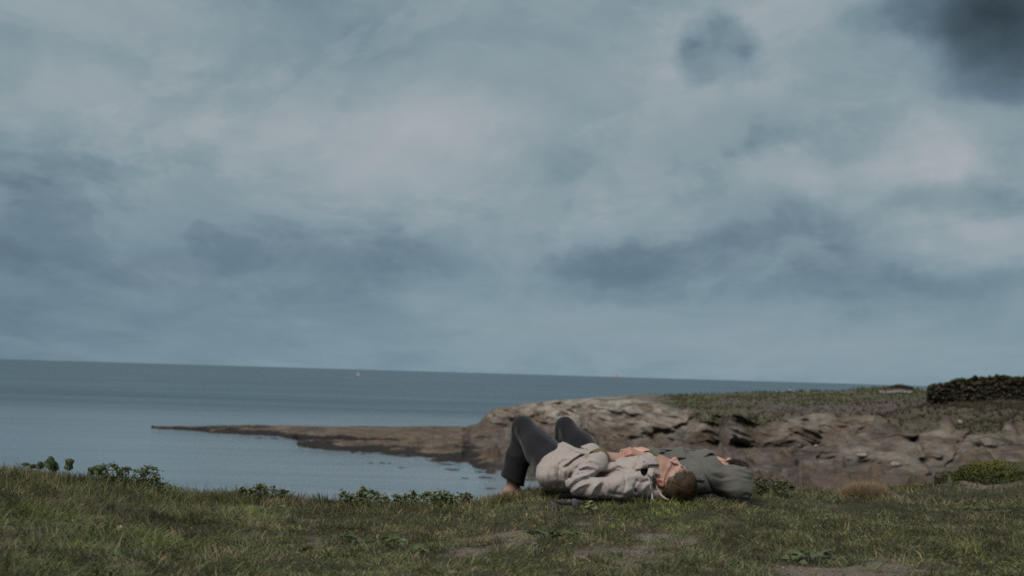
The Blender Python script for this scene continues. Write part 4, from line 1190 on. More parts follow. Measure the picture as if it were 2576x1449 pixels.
# openings
cd = unit(W(1516, 1145, 7.38) - W(1480, 1188, 7.28))
Sx.cut(W(1507, 1154, 7.36) + cd * .012, cd, W(1507, 1154, 7.36) - [.09, .1, .05], W(1507, 1154, 7.36) + [.08, .1, .09], .004)
Sx.ell(W(1620, 1187, 7.22), frame(unit([0.45, -0.1, 0.7]), [0, -1, 0]), (.034, .060, .021), .008, 's')      # gap of the neckline
Sx.ell(P1(-0.115, 0.0, 0.0), np.stack([hc, hf, hs]), (.04, .052, .055), .012, 's')
Sx.ell(P1(-0.020, -0.026, 0.100), np.stack([hc, hf, hs]), (.040, .042, .045), .010, 's')
Sx.ell(W(1405, 1112, 7.66), np.eye(3), (.024, .06, .004), .004, 's')
def smw(P):
    n = (fbm(P[:, 0] * 7, P[:, 1] * 7, P[:, 2] * 7, 3) - .5) * .010
    # fine drape across the sleeves
    u, v = projn(P)
    sl = np.exp(-((v - 1222) / 34.) ** 2) * (P[:, 1] < 7.3)
    n = n + np.sin((u * 0.9 + 0.55 * v) * 0.16 + 5 * vnoise(u * .02, v * .02)) * .0020 * sl
    n = n + (np.abs(vnoise(u * .035, v * .055 + 4) - .5) - .2) * .009 * (P[:, 1] < 7.62)
    ln = [
        # body: creases from the armpit to the hem
        ([(1418, 1177), (1430, 1169), (1444, 1157), (1458, 1149), (1473, 1144)], 3.2, -.018), ([(1422, 1170), (1440, 1158), (1456, 1145)], 4, .007),
        ([(1426, 1111), (1449, 1124), (1470, 1131), (1490, 1135)], 2.6, -.010), ([(1412, 1112), (1440, 1128), (1475, 1142), (1500, 1148)], 5, .008),
        ([(1400, 1128), (1390, 1160), (1392, 1195), (1402, 1226)], 6, .005), ([(1408, 1168), (1404, 1195), (1410, 1226)], 3.5, -.008), ([(1420, 1178), (1418, 1200), (1424, 1225)], 4, .007),
        ([(1386, 1175), (1384, 1200), (1390, 1222)], 3, -.006), ([(1374, 1180), (1374, 1205), (1378, 1222)], 3, .005), ([(1431, 1150), (1412, 1155), (1398, 1168)], 4, .005),
        ([(1440, 1188), (1436, 1196), (1434, 1205)], 3, -.010), ([(1445, 1182), (1452, 1176), (1462, 1166)], 3, -.008),
        # elbow fan
        ([(1432, 1232), (1450, 1215), (1470, 1206), (1486, 1202)], 2.8, -.011), ([(1440, 1237), (1458, 1224), (1480, 1216)], 3, .008), ([(1430, 1222), (1446, 1205), (1466, 1197), (1482, 1195)], 3, .007),
        ([(1447, 1196), (1462, 1190), (1480, 1190)], 2.4, -.008), ([(1452, 1186), (1470, 1180), (1488, 1183)], 2.6, -.009), ([(1458, 1178), (1476, 1171), (1496, 1178)], 3, .008),
        ([(1468, 1168), (1484, 1164), (1500, 1172)], 2.4, -.008), ([(1480, 1156), (1494, 1158), (1508, 1168)], 2.6, .006), ([(1464, 1200), (1482, 1192), (1500, 1186)], 3, .006),
        # upper sleeve pleats hanging to the grass
        ([(1486, 1248), (1496, 1226), (1512, 1212)], 5, .013), ([(1506, 1246), (1508, 1232), (1513, 1222)], 5, -.014), ([(1526, 1250), (1530, 1230), (1524, 1214)], 5, .008),
        ([(1545, 1246), (1552, 1232), (1560, 1222)], 5, -.006), ([(1560, 1252), (1580, 1236), (1600, 1226)], 6, .007), ([(1470, 1244), (1476, 1230), (1486, 1220)], 4, -.007), ([(1530, 1240), (1550, 1243), (1575, 1246)], 4, -.008),
        # armhole seam and chest
        ([(1566, 1184), (1572, 1200), (1574, 1220), (1568, 1240)], 2.0, -.006), ([(1500, 1190), (1520, 1192), (1544, 1186), (1560, 1185)], 5, -.022, 7.6), ([(1490, 1198), (1512, 1195), (1530, 1193)], 5, -.018),
        ([(1536, 1172), (1548, 1166), (1560, 1170)], 5, .006), ([(1540, 1182), (1556, 1176), (1574, 1182)], 3, -.006),
        ([(1596, 1160), (1592, 1172), (1585, 1188)], 3, .004), ([(1598, 1222), (1602, 1208), (1606, 1214)], 2.6, -.010), ([(1594, 1222), (1598, 1236), (1601, 1240)], 2.8, -.013), ([(1612, 1214), (1628, 1209), (1640, 1210)], 2.4, -.008),
        ([(1615, 1240), (1625, 1222), (1640, 1212)], 5, .006), ([(1640, 1200), (1644, 1225), (1648, 1250)], 4, -.006), ([(1580, 1200), (1600, 1196), (1618, 1202)], 6, .006),
    ]
    return n + folds(P, ln) * 1.35
Sx.warp(smw)
Vs, Fs = Sx.mesh(1)
smock = mesh_np('smock', Vs, Fs, M_linen, parent=man)
def band(name, a, b, r1, r2, m_, parent, ridges=0):
    """a turned cuff: hollow ring round the line a-b"""
    a = np.array(a); b = np.array(b); t = unit(b - a); x = unit(np.cross(t, [0.3, 0.2, 1])); y = np.cross(t, x)
    prof = [(0, r1), (0.1, r1 * 1.08), (0.5, (r1 + r2) / 2 * 1.08), (0.9, r2 * 1.09), (1, r2 * 1.04), (1, r2 * 0.92), (0.5, r2 * 0.88)]
    n = 40; V = []
    for s_, r in prof:
        for k in range(n):
            an = 2 * np.pi * k / n
            rr_ = r * (1 + 0.03 * math.sin(an * 3 + s_ * 2)) * (1 + (0.012 * (-1) ** k if ridges else 0))
            V.append(a + (b - a) * s_ + rr_ * (math.cos(an) * x + math.sin(an) * y))
    F_ = [[i * n + k, i * n + (k + 1) % n, (i + 1) * n + (k + 1) % n, (i + 1) * n + k] for i in range(len(prof) - 1) for k in range(n)]
    return mesh_np(name, np.array(V), np.array(F_), m_, parent=parent)
cu = band('cuff', W(1501, 1161, 7.335), W(1518, 1147, 7.365), .056, .045, M_cuff, man, 1)
cu2 = band('cuff', W(1648, 1167, 7.60), W(1627, 1152, 7.50), .050, .040, M_cuff, man, 1)
# collar flaps
def flap(name, px, m_, parent, th_=.005, n=10, curl=.0):
    """px: four corners (u,v,Y) a,b (one edge) d,c (other edge)"""
    a, b, c, d = [W(*q) for q in px]
    rows = []
    for i in range(n):
        t = i / (n - 1)
        r_ = []
        for j in range(n):
            s_ = j / (n - 1)
            q = (a * (1 - t) + b * t) * (1 - s_) + (d * (1 - t) + c * t) * s_
            q = q + np.array([0, -1, 0.6]) * curl * math.sin(math.pi * s_) * math.sin(math.pi * t * .8 + .3)
            q = q + (vnoise(q[0] * 30, q[1] * 30, q[2] * 30) - .5) * .006
            r_.append(q)
        rows.append(r_)
    V, F_ = sheet(rows, th_)
    return mesh_np(name, V, F_, m_, parent=parent)
def sflap(name, quad, m_, parent, off=.008, n=12, th_=.004, rad=5.0, curl=0.0):
    """collar piece laid over the surface: quad of pixels a,b (left edge), d,c (right edge)"""
    a, b, c, d = [np.array(q, float) for q in quad]
    G = np.zeros((n, n, 3))
    for i in range(n):
        for j in range(n):
            t, s_ = i / (n - 1), j / (n - 1)
            q = (a * (1 - t) + b * t) * (1 - s_) + (d * (1 - t) + c * t) * s_
            G[i, j] = surf(Vs, q[0], q[1], off + curl * math.sin(math.pi * s_), rad)
    for _ in range(3):
        H_ = G.copy(); H_[1:-1] = (G[:-2] + G[1:-1] * 2 + G[2:]) / 4; G = H_.copy(); H_[:, 1:-1] = (G[:, :-2] + 2 * G[:, 1:-1] + G[:, 2:]) / 4; G = H_
    V, F_ = sheet(list(G), th_)
    return mesh_np(name, V, F_, m_, parent=parent)
sflap('collar', [(1608, 1144), (1596, 1181), (1630, 1177), (1634, 1154)], M_linen, man, .010)
sflap('collar', [(1634, 1150), (1631, 1169), (1657, 1168), (1644, 1152)], M_linen, man, .012)
sflap('collar', [(1632, 1178), (1628, 1192), (1640, 1202), (1646, 1180)], M_linen, man, .010)
# stitched edge and lace hole of the collar
mesh_np('seam', *tube([surf(Vs, 1608.5, 1146, .0115, 5), surf(Vs, 1606, 1153, .0115, 5), surf(Vs, 1603, 1161, .0115, 5), surf(Vs, 1600, 1170, .0115, 5)], .0014, 6), plain('violet_stitching', (0.17, 0.13, 0.145)), parent=man)
mesh_np('eyelet', *tube([surf(Vs, 1619.6, 1161, .015, 5) + np.array([.0026 * math.cos(a), 0, .0022 * math.sin(a)]) for a in np.linspace(0, 6.28, 9)[:-1]], .0014, 6, True), M_metal, parent=man)
mesh_np('neck_shade', *sheet([[surf(Vb, 1602 + 7.5 * j, 1174 + 5.5 * i - 1 * j, .006, 6) for j in range(6)] for i in range(6)], .004), M_dark, parent=man)  # dark sheets stand in for the shade inside the neckline
mesh_np('neck_shade', *sheet([[W(1634 + 5.5 * j, 1170 + 4 * i + .4 * j, 7.33) for j in range(4)] for i in range(3)], .004), M_dark, parent=man)
# drawstrings with a knot
s1 = smoothpath([surf(Vs, 1630, 1190, .006), surf(Vs, 1634, 1208, .006), surf(Vs, 1637, 1228, .006), surf(Vs, 1640, 1242, .008), W(1641, 1256, 7.15)], 22)
ds = mesh_np('drawstring', *tube(s1, [.0042] * 22, 8), M_string, parent=man)
mesh_np('knot', *join([tube([W(1641 + 3.0 * math.cos(a), 1258.5 + 3.2 * math.sin(a), 7.15 + .004 * math.sin(a * 2)) for a in np.linspace(0, 6.28, 12)[:-1]], .0040, 8, True), tube([W(1639, 1256, 7.145), W(1643, 1262, 7.14)], .006, 8)]), M_string, parent=ds)
s2 = smoothpath([surf(Vs, 1632, 1188, .008), surf(Vs, 1643, 1195, .010), surf(Vs, 1650, 1212, .012), surf(Vs, 1653, 1228, .012), surf(Vs, 1661, 1243, .012), W(1672, 1253, 7.14), W(1684, 1259, 7.15)], 30)
mesh_np('drawstring', *tube(s2, [.0060 - .002 * abs(i - 15) / 15 for i in range(30)], 8), M_string, parent=man)
mesh_np('loop', *tube(smoothpath([W(1560, 1140, 7.42), W(1562, 1132, 7.42), W(1565, 1131, 7.42), W(1566, 1139, 7.42)], 10), .0035, 6), M_string, parent=man)
# ---- glasses
gl = []
fr = None
def eyeP(a, b, d): return P1(a, b, d)
parts_ = []
lensN = unit(hf - hc * 0.16)
lensUp = unit(hc - lensN * (hc @ lensN))
rings = []
for d in (1, -1):
    c0 = eyeP(-0.020, 0.103, d * 0.035)
    rings.append((c0, [c0 + hs * .0235 * math.cos(a) + lensUp * .018 * math.sin(a) for a in np.linspace(0, 2 * np.pi, 25)[:-1]]))
pr = [tube(r_[1], .0017, 6, True) for r_ in rings]
pr.append(tube(smoothpath([rings[0][1][12], eyeP(-0.014, 0.112, 0), rings[1][1][0]], 8), .0013, 6))
for d, r_ in ((1, rings[0]), (-1, rings[1])):
    h0 = r_[1][0] if d == 1 else r_[1][12]
    pr.append(tube(smoothpath([h0, eyeP(-0.016, 0.085, d * .073), eyeP(-0.012, 0.03, d * .084), eyeP(-0.004, -0.012, d * .088), eyeP(-.016, -.040, d * .087)], 14), .0021, 6))
frm = mesh_np('glasses_frame', *join(pr), M_metal, parent=man)
for c0, pts in rings:
    V = np.array([c0 + lensN * .0006] + [q + lensN * .0006 for q in pts] + [c0 - lensN * .0006] + [q - lensN * .0006 for q in pts])
    n = 24; F_ = [[0, 1 + i, 1 + (i + 1) % n] for i in range(n)] + [[n + 1, n + 2 + (i + 1) % n, n + 2 + i] for i in range(n)]
    F4 = [[1 + i, n + 2 + i, n + 2 + (i + 1) % n, 1 + (i + 1) % n] for i in range(n)]
    mesh_np('lens', V, [np.array(F_), np.array(F4)], M_glass, parent=frm, smooth=False)

# ---- hair
def hair_mat(name, a, b):
    m_, g, p = mat(name)
    at = g.n('ShaderNodeAttribute', attribute_name='Col')
    g.L.new(at.outputs['Color'], p.inputs['Base Color'])
    p.inputs['Roughness'].default_value = 0.5; p.inputs['Specular IOR Level'].default_value = 0.4
    return m_
M_hair = hair_mat('hair', 0, 0)
def make_hair(name, O, c, f, s_, k, parent, n, length, colA, colB, hairline, comb, capr=.010, seed=1, width=.0011):
    r = np.random.default_rng(seed)
    Fh = Field(O - .16, O + .16, .004)
    Fh.ell(O + (c * 0.022 - f * 0.006) * k, np.stack([c, f, s_]), np.array([.098, .101 * KF, .079]) * k + capr, .01)
    Fh.ell(O + (c * -.02 - f * 0.045) * k, np.stack([c, f, s_]), np.array([.075, .062, .064]) * k + capr * .8, .03)
    M = np.stack([c, f, s_])
    def cutw(P):
        L = (P - O) @ M.T
        return np.maximum(0, hairline(L)) * 1.0
    idx = np.nonzero(np.abs(Fh.a) < .2)
    P = np.stack([Fh.ax[i][idx[i]] for i in range(3)], 1)
    L = (P - O) @ M.T
    hl_ = hairline(L).astype(np.float32)
    Fh.a[idx] = np.maximum(Fh.a[idx], hl_)
    Fh.warp(lambda P: (vnoise(P[:, 0] * 90, P[:, 1] * 90, P[:, 2] * 90) - .5) * .006, .02)
    Vh, Fhq = Fh.mesh(1)
    cA, cB = np.array(colA), np.array(colB)
    tcol = vnoise(Vh[:, 0] * 70, Vh[:, 1] * 70, Vh[:, 2] * 70)[:, None]
    o = mesh_np(name, Vh, Fhq, M_hair, parent=parent, col=(cA * (1 - tcol) + cB * tcol) * .8)
    # strands
    d = r.normal(size=(n, 3)); d /= np.linalg.norm(d, axis=1)[:, None]
    rad = np.array([.098, .101 * KF, .079]) * k + capr
    L = d * rad + np.array([0.022 * k, -.006 * k, 0])
    back = (L[:, 0] < 0.0) & (L[:, 1] < .02)
    keep = (hairline(L) < -.002) & (L[:, 1] > -.12)
    L = L[keep]; d = d[keep]; n = len(L)
    nrm = d / rad; nrm /= np.linalg.norm(nrm, axis=1)[:, None]
    cmb = comb(L); cmb = cmb - nrm * (cmb * nrm).sum(1)[:, None]
    cmb /= np.linalg.norm(cmb, axis=1)[:, None] + 1e-6
    cmb = cmb + r.normal(0, .12, (n, 3)); 
    clump = np.stack([vnoise(L[:, 0] * 45 + 3 * i, L[:, 1] * 45, L[:, 2] * 45) - .5 for i in range(3)], 1)
    cmb += clump * 0.8
    edge_ = np.clip(-hairline(L) / .02, 0.25, 1)
    ln = length(L) * r.uniform(.6, 1.15, n) * edge_
    pts = []
    for t in (0, .35, .7, 1.0):
        pts.append(L + cmb * (ln * t)[:, None] + nrm * (.001 + .005 * math.sin(t * 2.4) * (ln / .03))[:, None])
    wv = np.cross(cmb, nrm); wv /= np.linalg.norm(wv, axis=1)[:, None] + 1e-6
    Vp, w_ = [], [1, .9, .6, .12]
    for q, ww in zip(pts, w_):
        Vp.append(q - wv * width * ww); Vp.append(q + wv * width * ww)
    Vp = np.stack(Vp, 1)          # n, 8, 3
    Vp = O + Vp @ M
    ii = np.arange(n)[:, None] * 8
    F_ = np.vstack([ii + np.array([[0, 1, 3, 2]]), ii + np.array([[2, 3, 5, 4]]), ii + np.array([[4, 5, 7, 6]])])
    tc_ = np.clip(vnoise(L[:, 0] * 30, L[:, 1] * 30, L[:, 2] * 30) + r.normal(0, .22, n), 0, 1)[:, None]
    cc = cA * (1 - tc_) + cB * tc_
    cc = np.repeat(cc, 8, 0)
    tag(mesh_np('strands', Vp.reshape(-1, 3), F_, M_hair, parent=o, smooth=True, col=cc), kind='stuff')
    return o
def hl1(L):
    # > 0 where skin shows: the hairline runs from the nape round the ear, up the temple and over the forehead
    hc_ = np.interp(L[:, 1], [-.12, -.055, -.038, -.022, -.004, .0076, .030, .051, .069, .079, .095], [-.080, -.075, -.050, .014, .012, .004, .016, .027, .040, .064, .088])
    hc_ = hc_ + .004 * np.sin(L[:, 1] * 190) + .006 * (vnoise(L[:, 1] * 160, L[:, 2] * 160, 3.0) - .5)
    ear = .033 - np.sqrt((L[:, 0] + .020) ** 2 + (L[:, 1] + .024) ** 2)
    return np.maximum(hc_ - L[:, 0], ear)
def comb1(L):
    # swept from the crown whorl forward and to the near side
    v = np.stack([-.25 + 0 * L[:, 0], .9 + 0 * L[:, 0], .15 * np.sign(L[:, 2] + .02)], 1)
    bk = (L[:, 0] < .05) | (L[:, 1] < 0)
    v[bk] = np.stack([-.85 + 0 * L[bk, 0], .25 + 0 * L[bk, 0], 0 * L[bk, 0]], 1)
    return v
make_hair('hair', HO, hc, hf, hs, 1.03, man, 17000, lambda L: np.where((L[:, 0] > .04), .024, .013), (0.030, 0.019, 0.012), (0.125, 0.082, 0.045), hl1, comb1, .009, 3, .0009)
eb = [mesh_np('eyebrow', *join([tube([P1(.018 + r_ * .003, .106, d * (.016 + .022 * t)), P1(.024 + r_ * .003, .106, d * (.024 + .022 * t))], .0012, 4) for t in np.linspace(0, 1, 9) for r_ in (0, 1)]), plain('eyebrow_hair', (.07, .045, .03)), parent=man) for d in (1, -1)]

# ---- sandals on both feet
for a_ in ('ank', 'ankf'):
    an = J[a_]
    hl_, to_ = an + np.array([0.026, -.008, -0.035]), an + np.array([-0.100, 0.115, -0.075])
    Fs_ = Field(an - [.22, .09, .16], an + [.1, .24, .06], .005)
    Fs_.chain([hl_ + [0.0, 0, -.026], an + [-.035, .045, -.074], to_ + [-.015, .02, -.014]], [.034, .038, .032], .02)
    Fs_.cut(an + [0, 0, -.064], [-0.25, 0.25, 1.0]); 
    Vq, Fq_ = Fs_.mesh(1)
    sn = mesh_np('sandal', Vq, Fq_, M_black, parent=man)
    def ring(c, ax_, r_, w_):
        t = unit(ax_); x = unit(np.cross(t, [0, 1, 0])); y = np.cross(t, x)
        return tube([np.array(c) + r_ * (math.cos(q) * x + 1.0 * math.sin(q) * y) for q in np.linspace(0, 6.28, 20)[:-1]], w_, 6, True)
    mesh_np('strap', *ring(an + np.array([-0.002, 0, -.012]), [0.25, -.1, 1], .0375, .0040), M_strap, parent=sn)
    mesh_np('strap', *ring(an + np.array([-0.055, .062, -.055]), [1, -1, .3], .033, .005), M_strap, parent=sn)
    mesh_np('strap', *ring(an + np.array([.004, -.004, -.028]), [0.7, -.1, -.7], .037, .0045), M_strap, parent=sn)

# ================================================================== second person: olive coat with the hood up
K = dict(
    hip=W(1500, 1184, 8.14), hipf=W(1504, 1180, 8.36), knee=W(1422, 1074, 8.36), kneef=W(1420, 1082, 8.56), ank=W(1398, 1216, 8.42), ankf=W(1402, 1214, 8.6),
    belly=W(1590, 1180, 8.06), chest=W(1690, 1184, 7.98), neck=W(1785, 1190, 7.92), sho=W(1762, 1202, 7.76), shof=W(1792, 1186, 8.12), elb=W(1665, 1196, 7.78), elbf=W(1740, 1170, 8.25), wri=W(1640, 1144, 7.86), wrif=W(1650, 1140, 8.02))
axis2 = unit(K['neck'] - K['hip']); lat2 = unit(np.cross(axis2, [0, 0, 1])); lat2 = lat2 if lat2[1] < 0 else -lat2
AX2 = np.stack([axis2, lat2, np.cross(axis2, lat2)])
woman = empty('person', [K['chest'][0], K['chest'][1], gz(K['chest'])], 'person lying behind in olive grey hooded coat, dark hair over the eyes', 'person')
gc = unit([0.86, -0.34, -0.36]); gf0 = np.array([0.30, -0.04, 0.95]); gf = unit(gf0 - gc * (gc @ gf0)); gsd = unit(np.cross(gc, gf)); gsd = gsd if gsd[1] < 0 else -gsd
HO2 = W(1833, 1203, 7.94)
B2 = Field([W(1370, 1200, 8.5)[0], 7.6, -0.12], [W(1905, 1200, 8.0)[0], 8.85, .44], .0045)
P2 = head(B2, HO2, gc, gf, gsd, .93)
B2.cone(K['neck'], P2(-.05, -.015), .052, .052, .03)
B2.ell(K['chest'], AX2, (.2, .14, .08), .04); B2.ell(K['belly'], AX2, (.2, .13, .08), .04); B2.ell(K['hip'] * .5 + K['hipf'] * .5, AX2, (.15, .15, .08), .04)
B2.chain([K['neck'], K['sho'], K['elb'], K['wri']], [.05, .045, .034, .024], .03)
B2.chain([K['neck'], K['shof'], K['elbf'], K['wrif']], [.05, .045, .034, .024], .03)
for h_, k_, a_ in (('hip', 'knee', 'ank'), ('hipf', 'kneef', 'ankf')):
    B2.chain([K[h_], K[k_], K[a_]], [.065, .042, .034], .03)
    an = K[a_]
    B2.chain([an + [.03, 0, -.035], an, an + [-.075, -.01, -.03], an + [-.15, -.02, -.05]], [.026, .034, .028, .018], .02)
hd = unit(W(1612, 1132, 7.90) - K['wri'])
hand(B2, K['wri'] + hd * .004, hd, unit([0.1, -.3, .95]), [0, -.9, 0], curl=(.35, .4, .3), scale=.92)
hd2 = unit(W(1618, 1134, 8.02) - K['wrif'])
hand(B2, K['wrif'], hd2, unit([.1, -.2, .97]), [0, -.9, 0], curl=(.25, .3, .3), scale=.92)
Vb, Fb = B2.mesh(1)
loc = (Vb - HO2) @ np.stack([gc, gf, gsd]).T / .93
tone = 0.7 * gs((-.045, .118, 0), (.014, .014, .014)) + 0.9 * gs((-.075, .1, 0), (.01, .012, .022)) + 0.4 * gs((-.035, .07, .045), (.03, .03, .03))
mesh_np('body', Vb, Fb, M_skin2, parent=woman, attr={'tone': tone, 'stubble': tone * 0})
T2 = Field([W(1365, 1200, 8.5)[0], 7.85, -.1], [W(1560, 1200, 8.2)[0], 8.85, .45], .0075)
T2.ell(K['hip'] * .5 + K['hipf'] * .5, AX2, (.14, .18, .105), .04)
for h_, k_, a_ in (('hip', 'knee', 'ank'), ('hipf', 'kneef', 'ankf')):
    T2.chain([K[h_] + [0, 0, .0], K[h_] * .45 + K[k_] * .55 + [.01, 0, -.006], K[k_]], [.092, .074, .056], .04)
    T2.chain([K[k_], K[k_] * .5 + K[a_] * .5, K[a_] + [0, 0, .03]], [.054, .056, .05], .03)
def t2w(P):
    return (fbm(P[:, 0] * 9, P[:, 1] * 9, P[:, 2] * 9, 3) - .5) * .014 + folds(P, [([(1402, 1075), (1405, 1095), (1403, 1115)], 4, -.010), ([(1415, 1062), (1412, 1085), (1418, 1110)], 4, .005), ([(1440, 1070), (1462, 1092), (1484, 1118)], 6, .004)])
T2.warp(t2w)
mesh_np('trousers', *T2.mesh(1), M_wool, parent=woman)
# coat
C2 = Field([W(1440, 1200, 8.2)[0], 7.50, -.06], [W(1915, 1200, 8.0)[0], 8.6, .36], .0052)
C2.ell(W(1540, 1186, 8.14), AX2, (.2, .19, .105), .05)
C2.ell(W(1630, 1187, 8.04), AX2, (.19, .185, .112), .05)
C2.ell(W(1705, 1189, 7.97), AX2, (.17, .185, .122), .05)
C2.ell(W(1762, 1195, 7.92), AX2, (.12, .18, .112), .05)
C2.chain([K['sho'] + [0, 0, -.005], W(1700, 1205, 7.74), K['elb']], [.075, .064, .06], .04)
C2.chain([K['elb'], W(1650, 1164, 7.84), K['wri'] + [.01, 0, 0]], [.056, .046, .036], .02)
C2.chain([K['shof'], K['elbf'], W(1672, 1150, 8.08)], [.07, .06, .046], .04)
C2.cone(W(1692, 1150, 7.93), W(1712, 1137, 7.95), .052, .030, .03)         # chest pocket bulge
C2.cone(W(1680, 1144, 7.98), W(1656, 1140, 7.98), .030, .020, .02)
# hood: a big flattened bag, squared at the crown end
HC2 = np.stack([gc, gf, gsd])
C2.ell(W(1838, 1212, 7.90), frame([1, -.35, -.06], [0, 0, 1]), (.150, .088, .150), .03)
C2.cone(W(1798, 1170, 7.86), W(1790, 1205, 7.80), .038, .060, .04)         # chin guard, collar
C2.cone(W(1788, 1162, 7.94), W(1800, 1172, 8.04), .040, .046, .04)
C2.cone(W(1770, 1152, 8.02), W(1790, 1158, 8.06), .034, .030, .03)
for q in ((1876, 1192, 7.82), (1877, 1240, 7.80), (1876, 1192, 8.0), (1850, 1238, 7.78)):
    C2.cone(W(1845, 1212, 7.88), W(*q), .06, .030, .05)
C2.cut(W(1893, 1210, 7.85), [1, -.05, -.04], W(1860, 1290, 7.5), W(1940, 1140, 8.4), .012)
# face opening
C2.ell(P2(-.025, .118), HC2, (.088, .075, .058), .012, 's')
C2.ell(P2(.035, .125), HC2, (.085, .052, .060), .010, 's')
def c2w(P):
    u, v = projn(P)
    n = (fbm(P[:, 0] * 7, P[:, 1] * 7, P[:, 2] * 7, 3) - .5) * .014
    n = n + (np.abs(vnoise(u * .03, v * .045 + 9) - .5) - .2) * .008 * (P[:, 1] < 8.1)
    ln = [([(1757, 1158), (1765, 1172), (1768, 1190), (1777, 1206), (1786, 1221), (1797, 1240)], 3.4, -.013), ([(1765, 1156), (1774, 1172), (1778, 1192), (1788, 1210)], 4, .007),
          ([(1655, 1132), (1680, 1134), (1694, 1134)], 2.2, -.010), ([(1640, 1152), (1655, 1140), (1678, 1136), (1692, 1142)], 3.0, .007), ([(1650, 1150), (1660, 1146), (1668, 1152)], 3, -.008),
          ([(1722, 1133), (1730, 1146), (1745, 1156), (1757, 1162)], 3, -.008), ([(1695, 1150), (1706, 1158), (1722, 1156)], 4, -.006), ([(1715, 1150), (1735, 1166), (1752, 1190)], 6, .005),
          ([(1800, 1185), (1820, 1190), (1845, 1188)], 4, .005), ([(1792, 1196), (1815, 1204), (1840, 1200)], 4, -.007), ([(1815, 1182), (1845, 1181), (1875, 1178)], 2.2, .006),
          ([(1856, 1186), (1872, 1190), (1888, 1196)], 2.5, -.007), ([(1862, 1200), (1878, 1205), (1892, 1206)], 2.5, -.006), ([(1800, 1230), (1830, 1236), (1860, 1232)], 6, .005),
          ([(1820, 1215), (1850, 1212), (1880, 1216)], 6, -.005), ([(1870, 1246), (1880, 1244), (1888, 1250)], 4, -.008), ([(1740, 1210), (1756, 1214), (1772, 1214)], 2.2, -.006)]
    return n + folds(P, ln)
C2.warp(c2w)
Vc, Fc = C2.mesh(1)
coat = mesh_np('coat', Vc, Fc, M_coat, parent=woman)
# coat front edge: a wavy lapel with a turned seam, cuffs, epaulette and button
lap = smoothpath([W(1722, 1130, 7.97), W(1734, 1141, 7.92), W(1750, 1151, 7.87), W(1764, 1153, 7.85), W(1776, 1146, 7.87), W(1786, 1140, 7.9), W(1797, 1142, 7.92)], 30)
up_ = smoothpath([W(1728, 1129, 8.02), W(1742, 1132, 8.02), W(1756, 1134, 8.02), W(1768, 1131, 8.03), W(1776, 1130, 8.04), W(1786, 1134, 8.04), W(1796, 1138, 8.04)], 30)
mesh_np('lapel', *sheet([[a * (1 - t) + b * t + np.array([0, 0, .006 * math.sin(math.pi * t)]) for a, b in zip(lap, up_)] for t in np.linspace(0, 1, 7)], .006), M_coat, parent=woman)
mesh_np('seam', *tube([q + np.array([0, -.003, .001]) for q in lap], .0030, 6), cloth('brown_piping', (.12, .085, .06)), parent=woman)
bump_ = smoothpath([W(1686, 1150, 7.84), W(1690, 1138, 7.87), W(1700, 1130, 7.9), W(1712, 1127, 7.92), W(1719, 1134, 7.9), W(1723, 1146, 7.87)], 16)
low_ = smoothpath([W(1688, 1156, 7.83), W(1694, 1154, 7.83), W(1702, 1153, 7.83), W(1710, 1152, 7.83), W(1717, 1152, 7.83), W(1724, 1153, 7.83)], 16)
mesh_np('pocket_flap', *sheet([[a * (1 - t) + b * t + np.array([0, -.012 * math.sin(math.pi * t), 0]) for a, b in zip(bump_, low_)] for t in np.linspace(0, 1, 7)], .006), M_coat, parent=woman)
st_ = smoothpath([W(1618, 1131, 7.9), W(1640, 1132, 7.88), W(1664, 1131, 7.88), (W(1690, 1132.5, 7.9)), W(1720, 1132, 7.94), W(1748, 1134, 7.97)], 24)
mesh_np('front_edge', *sheet([[q + np.array([0, .028 * t, .003 * math.sin(3 * t)]) for q in st_] for t in np.linspace(0, 1, 4)], .007), M_coat, parent=woman)
band('cuff', W(1656, 1155, 7.84), W(1634, 1142, 7.865), .046, .038, M_coat, woman)
ep = [[surf(Vc, 1740 + 29 * s_, 1196 + 11 * t + 3 * s_, .004) for s_ in np.linspace(0, 1, 8)] for t in np.linspace(0, 1, 6)]
mesh_np('shoulder_tab', *sheet(ep, .006), M_coat, parent=woman)
M_btn = plain('grey_button', (.13, .13, .14), .35, .6, .15, 90)
bc = surf(Vc, 1766.5, 1203, .011)
mesh_np('button', *join([tube([bc + np.array([.0085 * math.cos(a), -.002, .0095 * math.sin(a)]) for a in np.linspace(0, 6.28, 17)[:-1]], .0024, 6, True), tube([bc + np.array([0, .004, 0]), bc + np.array([0, -.002, 0])], .0085, 14)]), M_btn, parent=woman)
